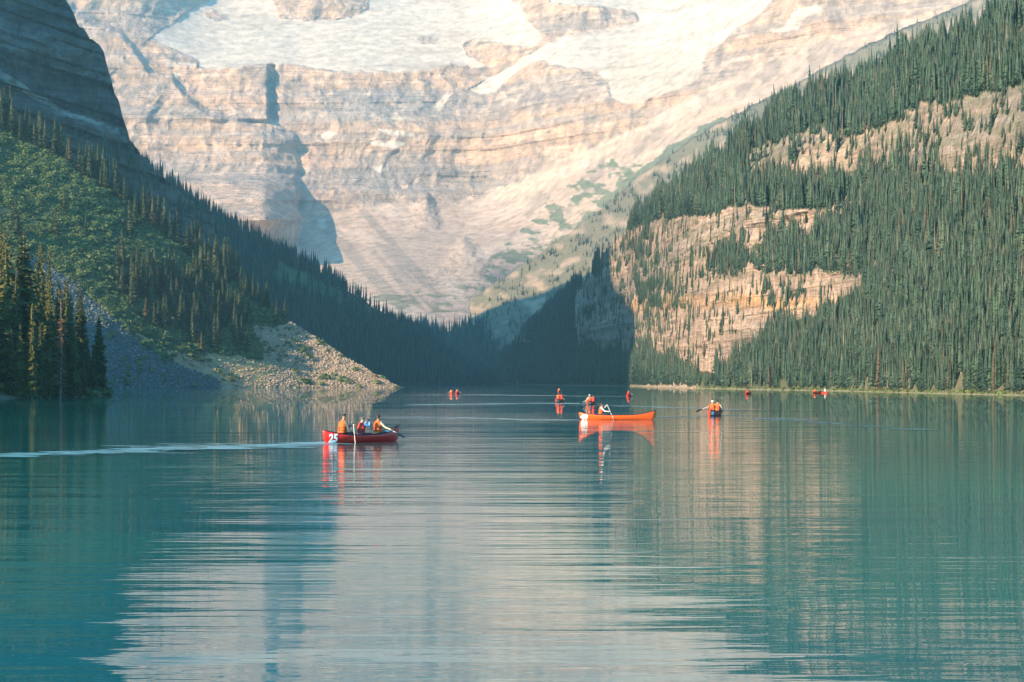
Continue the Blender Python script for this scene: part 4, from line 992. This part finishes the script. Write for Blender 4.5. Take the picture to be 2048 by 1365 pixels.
V = []; Fc = []; tube(V, Fc, [(0, -.16, .1), (0, -.12, .22), (0, .12, .24), (0, .16, .12)], [.05, .11, .11, .05], 8); bg_ = mesh_obj('dry_bag', V, Fc, M_bag, smooth=True); bg_.location = m1 @ Vector((1.72, -.05, .14)); bg_.rotation_euler = (0, 0, h1); tag(bg_, 'pale bag lying in the bow of the red canoe', 'bag')

# orange canoe
c2 = canoe(7.02, 132.7, R(1.5), M_orange, 'bright orange canoe with high bow lying side-on with one paddler', '40', -2.36, seats=(-1.05, 1.1), sc_=1.04)
person(c2, -1.08, 'long-haired person in pale shirt paddling the orange canoe alone', dict(elbowL=(.26, .16, .76), handL=(.40, -.22, .98), elbowR=(.24, -.24, .58), handR=(.52, -.42, .55), lean=.06), M_pale, M_skin, M_vest, 'long', 1.0)
paddle(c2, (-.70, -.26, 1.02), (-.12, -.56, -.32), 'pale paddle dipped into the water beside the orange canoe', flat=Vector((1, 0, 0)), blade_mat=M_darkred)

# orange red canoe seen from behind, right
def spot(px, py): d = depth_of(py); return (px - CX) / F * d, d
x, y = spot(1430, 831.5); c3 = canoe(x, y, R(75), M_darkred, 'orange-red canoe with two paddlers seen from behind on the right, showing its dark side'); number_patch(c3)
person(c3, -1.3, 'person in cream sun hat and orange vest at the stern of the right-hand canoe', PAD_L, M_vestred, M_skin, M_vest, 'sunhat', 1.0)
person(c3, .75, 'dark-haired person in white shirt at the bow of the right-hand canoe', PAD_R, M_cream, M_skin, M_vest, 'hair', 1.0, sy=-.06)
paddle(c3, (-1.0, .10, .78), (-1.1, 1.25, .30), 'black paddle stretched out on the left of the right-hand canoe', flat=Vector((1, 0, .8)))
# two canoes in the middle
x, y = spot(1120, 805); c4 = canoe(x, y, R(78), M_darkred, 'orange-red canoe left of the sun-hatted paddler, two people in red vests'); number_patch(c4)
person(c4, -1.3, 'bareheaded person in red vest at the stern of the canoe left of the sun-hatted paddler', PAD_R, M_vestred, M_skin2, M_vest, 'hair', 1.0, fingers=False)
person(c4, .9, 'person in navy shirt half hidden at the bow left of the sun-hatted paddler', PAD_R, M_navy, M_skin2, M_vestred, 'hair', 1.0, fingers=False)
paddle(c4, (-.9, -.1, .75), (-1.0, -1.15, .12), 'dark paddle held out to the right, left of the sun-hatted paddler', flat=Vector((1, 0, .8)))
x, y = spot(1182, 810); c5 = canoe(x, y, R(80), M_darkred, 'orange-red canoe behind the long-haired paddler, with a sun-hatted person aboard'); number_patch(c5)
person(c5, -1.3, 'person in white sun hat with pale sleeves paddling on the left behind the orange canoe', dict(PAD_L, handL=(.30, .50, .30), elbowL=(.14, .34, .52)), M_cream, M_skin, M_vest, 'sunhat', 1.0, fingers=False)
person(c5, .9, 'person in dark shirt just right of the white sun hat', PAD_R, M_navy, M_skin2, M_vestred, 'hair', .95, sy=-.12, fingers=False)
paddle(c5, (-.9, .1, .72), (-1.05, 1.2, .04), 'dark paddle on the left of the sun-hatted paddler', flat=Vector((1, 0, .8)))
# far canoes
def far_canoe(px, py, head, hm, clab, plab, shirt, vest, hat, pd=1, two=False, pad=True, hs=-1.2):
    x, y = spot(px, py); c = canoe(x, y, head, hm, clab)
    person(c, hs, plab, PAD_R if pd > 0 else PAD_L, shirt, M_skin, vest, hat, 1.0, fingers=False)
    if pad: paddle(c, (hs + .3, -.05 * pd, .75), (hs + .2, -1.15 * pd, .12), 'dark paddle of the ' + plab, flat=Vector((1, 0, .8)))
    return c
far_canoe(1119, 785, R(84), M_darkred, 'distant red canoe directly beyond the canoe left of the sun-hatted paddler', 'person farthest off above the canoe left of the sun hat', M_cream, M_vest, 'hair', -1, pad=False)
far_canoe(1258, 793.6, R(82), M_red, 'small red canoe farther off above the bow of the side-on orange canoe', 'dark-haired person in red above the orange bow', M_navy, M_vestred, 'hair', 1)
far_canoe(902.5, 789.8, R(95), M_darkred, 'left one of two small canoes side by side beyond the rubble point', 'person in cream in the left of two far canoes', M_cream, M_vest, 'hair', -1)
far_canoe(915.5, 789.2, R(85), M_red, 'right one of two small canoes side by side beyond the rubble point', 'person in red vest in the right of two far canoes', M_cream, M_vestred, 'short', 1)
far_canoe(1497, 789.3, R(70), M_red, 'tiny red canoe off the start of the right-hand forest shore', 'tiny person in red off the right-hand shore', M_vestred, M_vestred, 'hair', 1, pad=False)
far_canoe(1633, 787.2, R(60), M_orange, 'left one of two tiny canoes close under the right-hand trees', 'tiny person in orange under the right-hand trees', M_vest, M_vest, 'hair', 1, pad=False)
far_canoe(1647, 787.2, R(100), M_darkred, 'right one of two tiny canoes under the right-hand trees', 'tiny person in pale shirt under the right-hand trees', M_pale, M_pale, 'sunhat', 1, pad=False)

# wakes: ruffled patches left by the canoes, brighter reflection put into their pale colour
def wake(name, x0, y0, x1, y1, th0, th1, n, label, seed, mat):
    r = random.Random(seed); V = []; Fc = []
    for i in range(n):
        t = r.random(); px = x0 + (x1 - x0) * t; py = y0 + (y1 - y0) * t + r.gauss(0, .33) * (th0 + (th1 - th0) * t)
        d = depth_of(py); x = (px - CX) / F * d; L = r.uniform(.2, 1.0) ** 2 * 1.9 * (d / 85) ** .9; w = r.uniform(.10, .42) * (d / 85) ** 1.35 * (.5 + .5 * min(th0, 6) / 4); b = len(V); z = .004 + .0004 * (i % 40); m = 8
        an = r.gauss(0, .03) + math.atan2(depth_of(y1) - depth_of(y0), (x1 - x0) / F * d) * .12
        for k in range(m):
            a = 6.2832 * k / m; u = L * math.cos(a); v = w * math.sin(a) * (1 + .3 * r.random())
            V.append((x + u * math.cos(an) - v * math.sin(an), d + u * math.sin(an) + v * math.cos(an), z))
        Fc.append(tuple(b + k for k in range(m)))
    o = mesh_obj(name, V, Fc, mat); tag(o, label, None, None, 'stuff')
M_wake = solid('foamy ruffled water', (.10, .27, .28), .28, .25, .6, .5); M_ruff = solid('ruffled water', (.07, .20, .20), .22, .25, .3, .5)
wake('wake', 648, 887, -40, 914, 5, 3.2, 210, 'pale wake trailing left from the stern of the red canoe', 1, M_wake)
wake('wake', 520, 890, 140, 906, 12, 9, 70, 'faint ruffled water below the wake of the red canoe', 2, M_ruff)
wake('wake', 1155, 841, 780, 836, 1.5, 5, 60, 'faint pale wake left of the orange canoe', 3, M_ruff)
wake('wake', 1112, 807, 850, 810, .6, .6, 60, 'thin pale wake line left of the middle canoes', 4, M_wake)
wake('wake', 1172, 809, 1130, 807, .5, .5, 16, 'thin pale wake line between the two middle canoes', 5, M_wake)
wake('wake', 1190, 811, 1500, 821, .7, 1.5, 45, 'thin wake line right of the sun-hatted paddler', 6, M_ruff)
wake('wake', 1250, 793.6, 930, 790, .25, .25, 40, 'hairline wake left of the farther red canoe', 7, M_ruff)
wake('wake', 1415, 834, 1210, 832, .9, .8, 22, 'faint wake left of the right-hand canoe', 8, M_ruff)
wake('wake', 1445, 831, 1860, 862, 1.2, 2.0, 34, 'faint diagonal ripple trail right of the right-hand canoe', 9, M_ruff)
wake('wake', 896, 790, 800, 791, .25, .3, 16, 'hairline wake left of the two far canoes', 10, M_ruff)
#@@END3
# ================================================================== HAZE
hz = mesh_obj('haze', [(x, y, z) for x in (-2600, 3300) for y in (-80, 6900) for z in (-7, 1500)],
              [(0,1,3,2),(4,6,7,5),(0,4,5,1),(2,3,7,6),(0,2,6,4),(1,5,7,3)], (hm := bpy.data.materials.new('valley haze')))
tag(hz, 'thin smoky haze filling the valley air', None, None, 'stuff')
hm.use_nodes = True; hn = hm.node_tree.nodes; hn.clear()
ho = hn.new('ShaderNodeOutputMaterial'); pv = hn.new('ShaderNodeVolumePrincipled'); pv.inputs['Color'].default_value = (.47, .84, .94, 1)
pv.inputs['Density'].default_value = HAZE; pv.inputs['Anisotropy'].default_value = 0.4
hm.node_tree.links.new(pv.outputs[0], ho.inputs['Volume'])
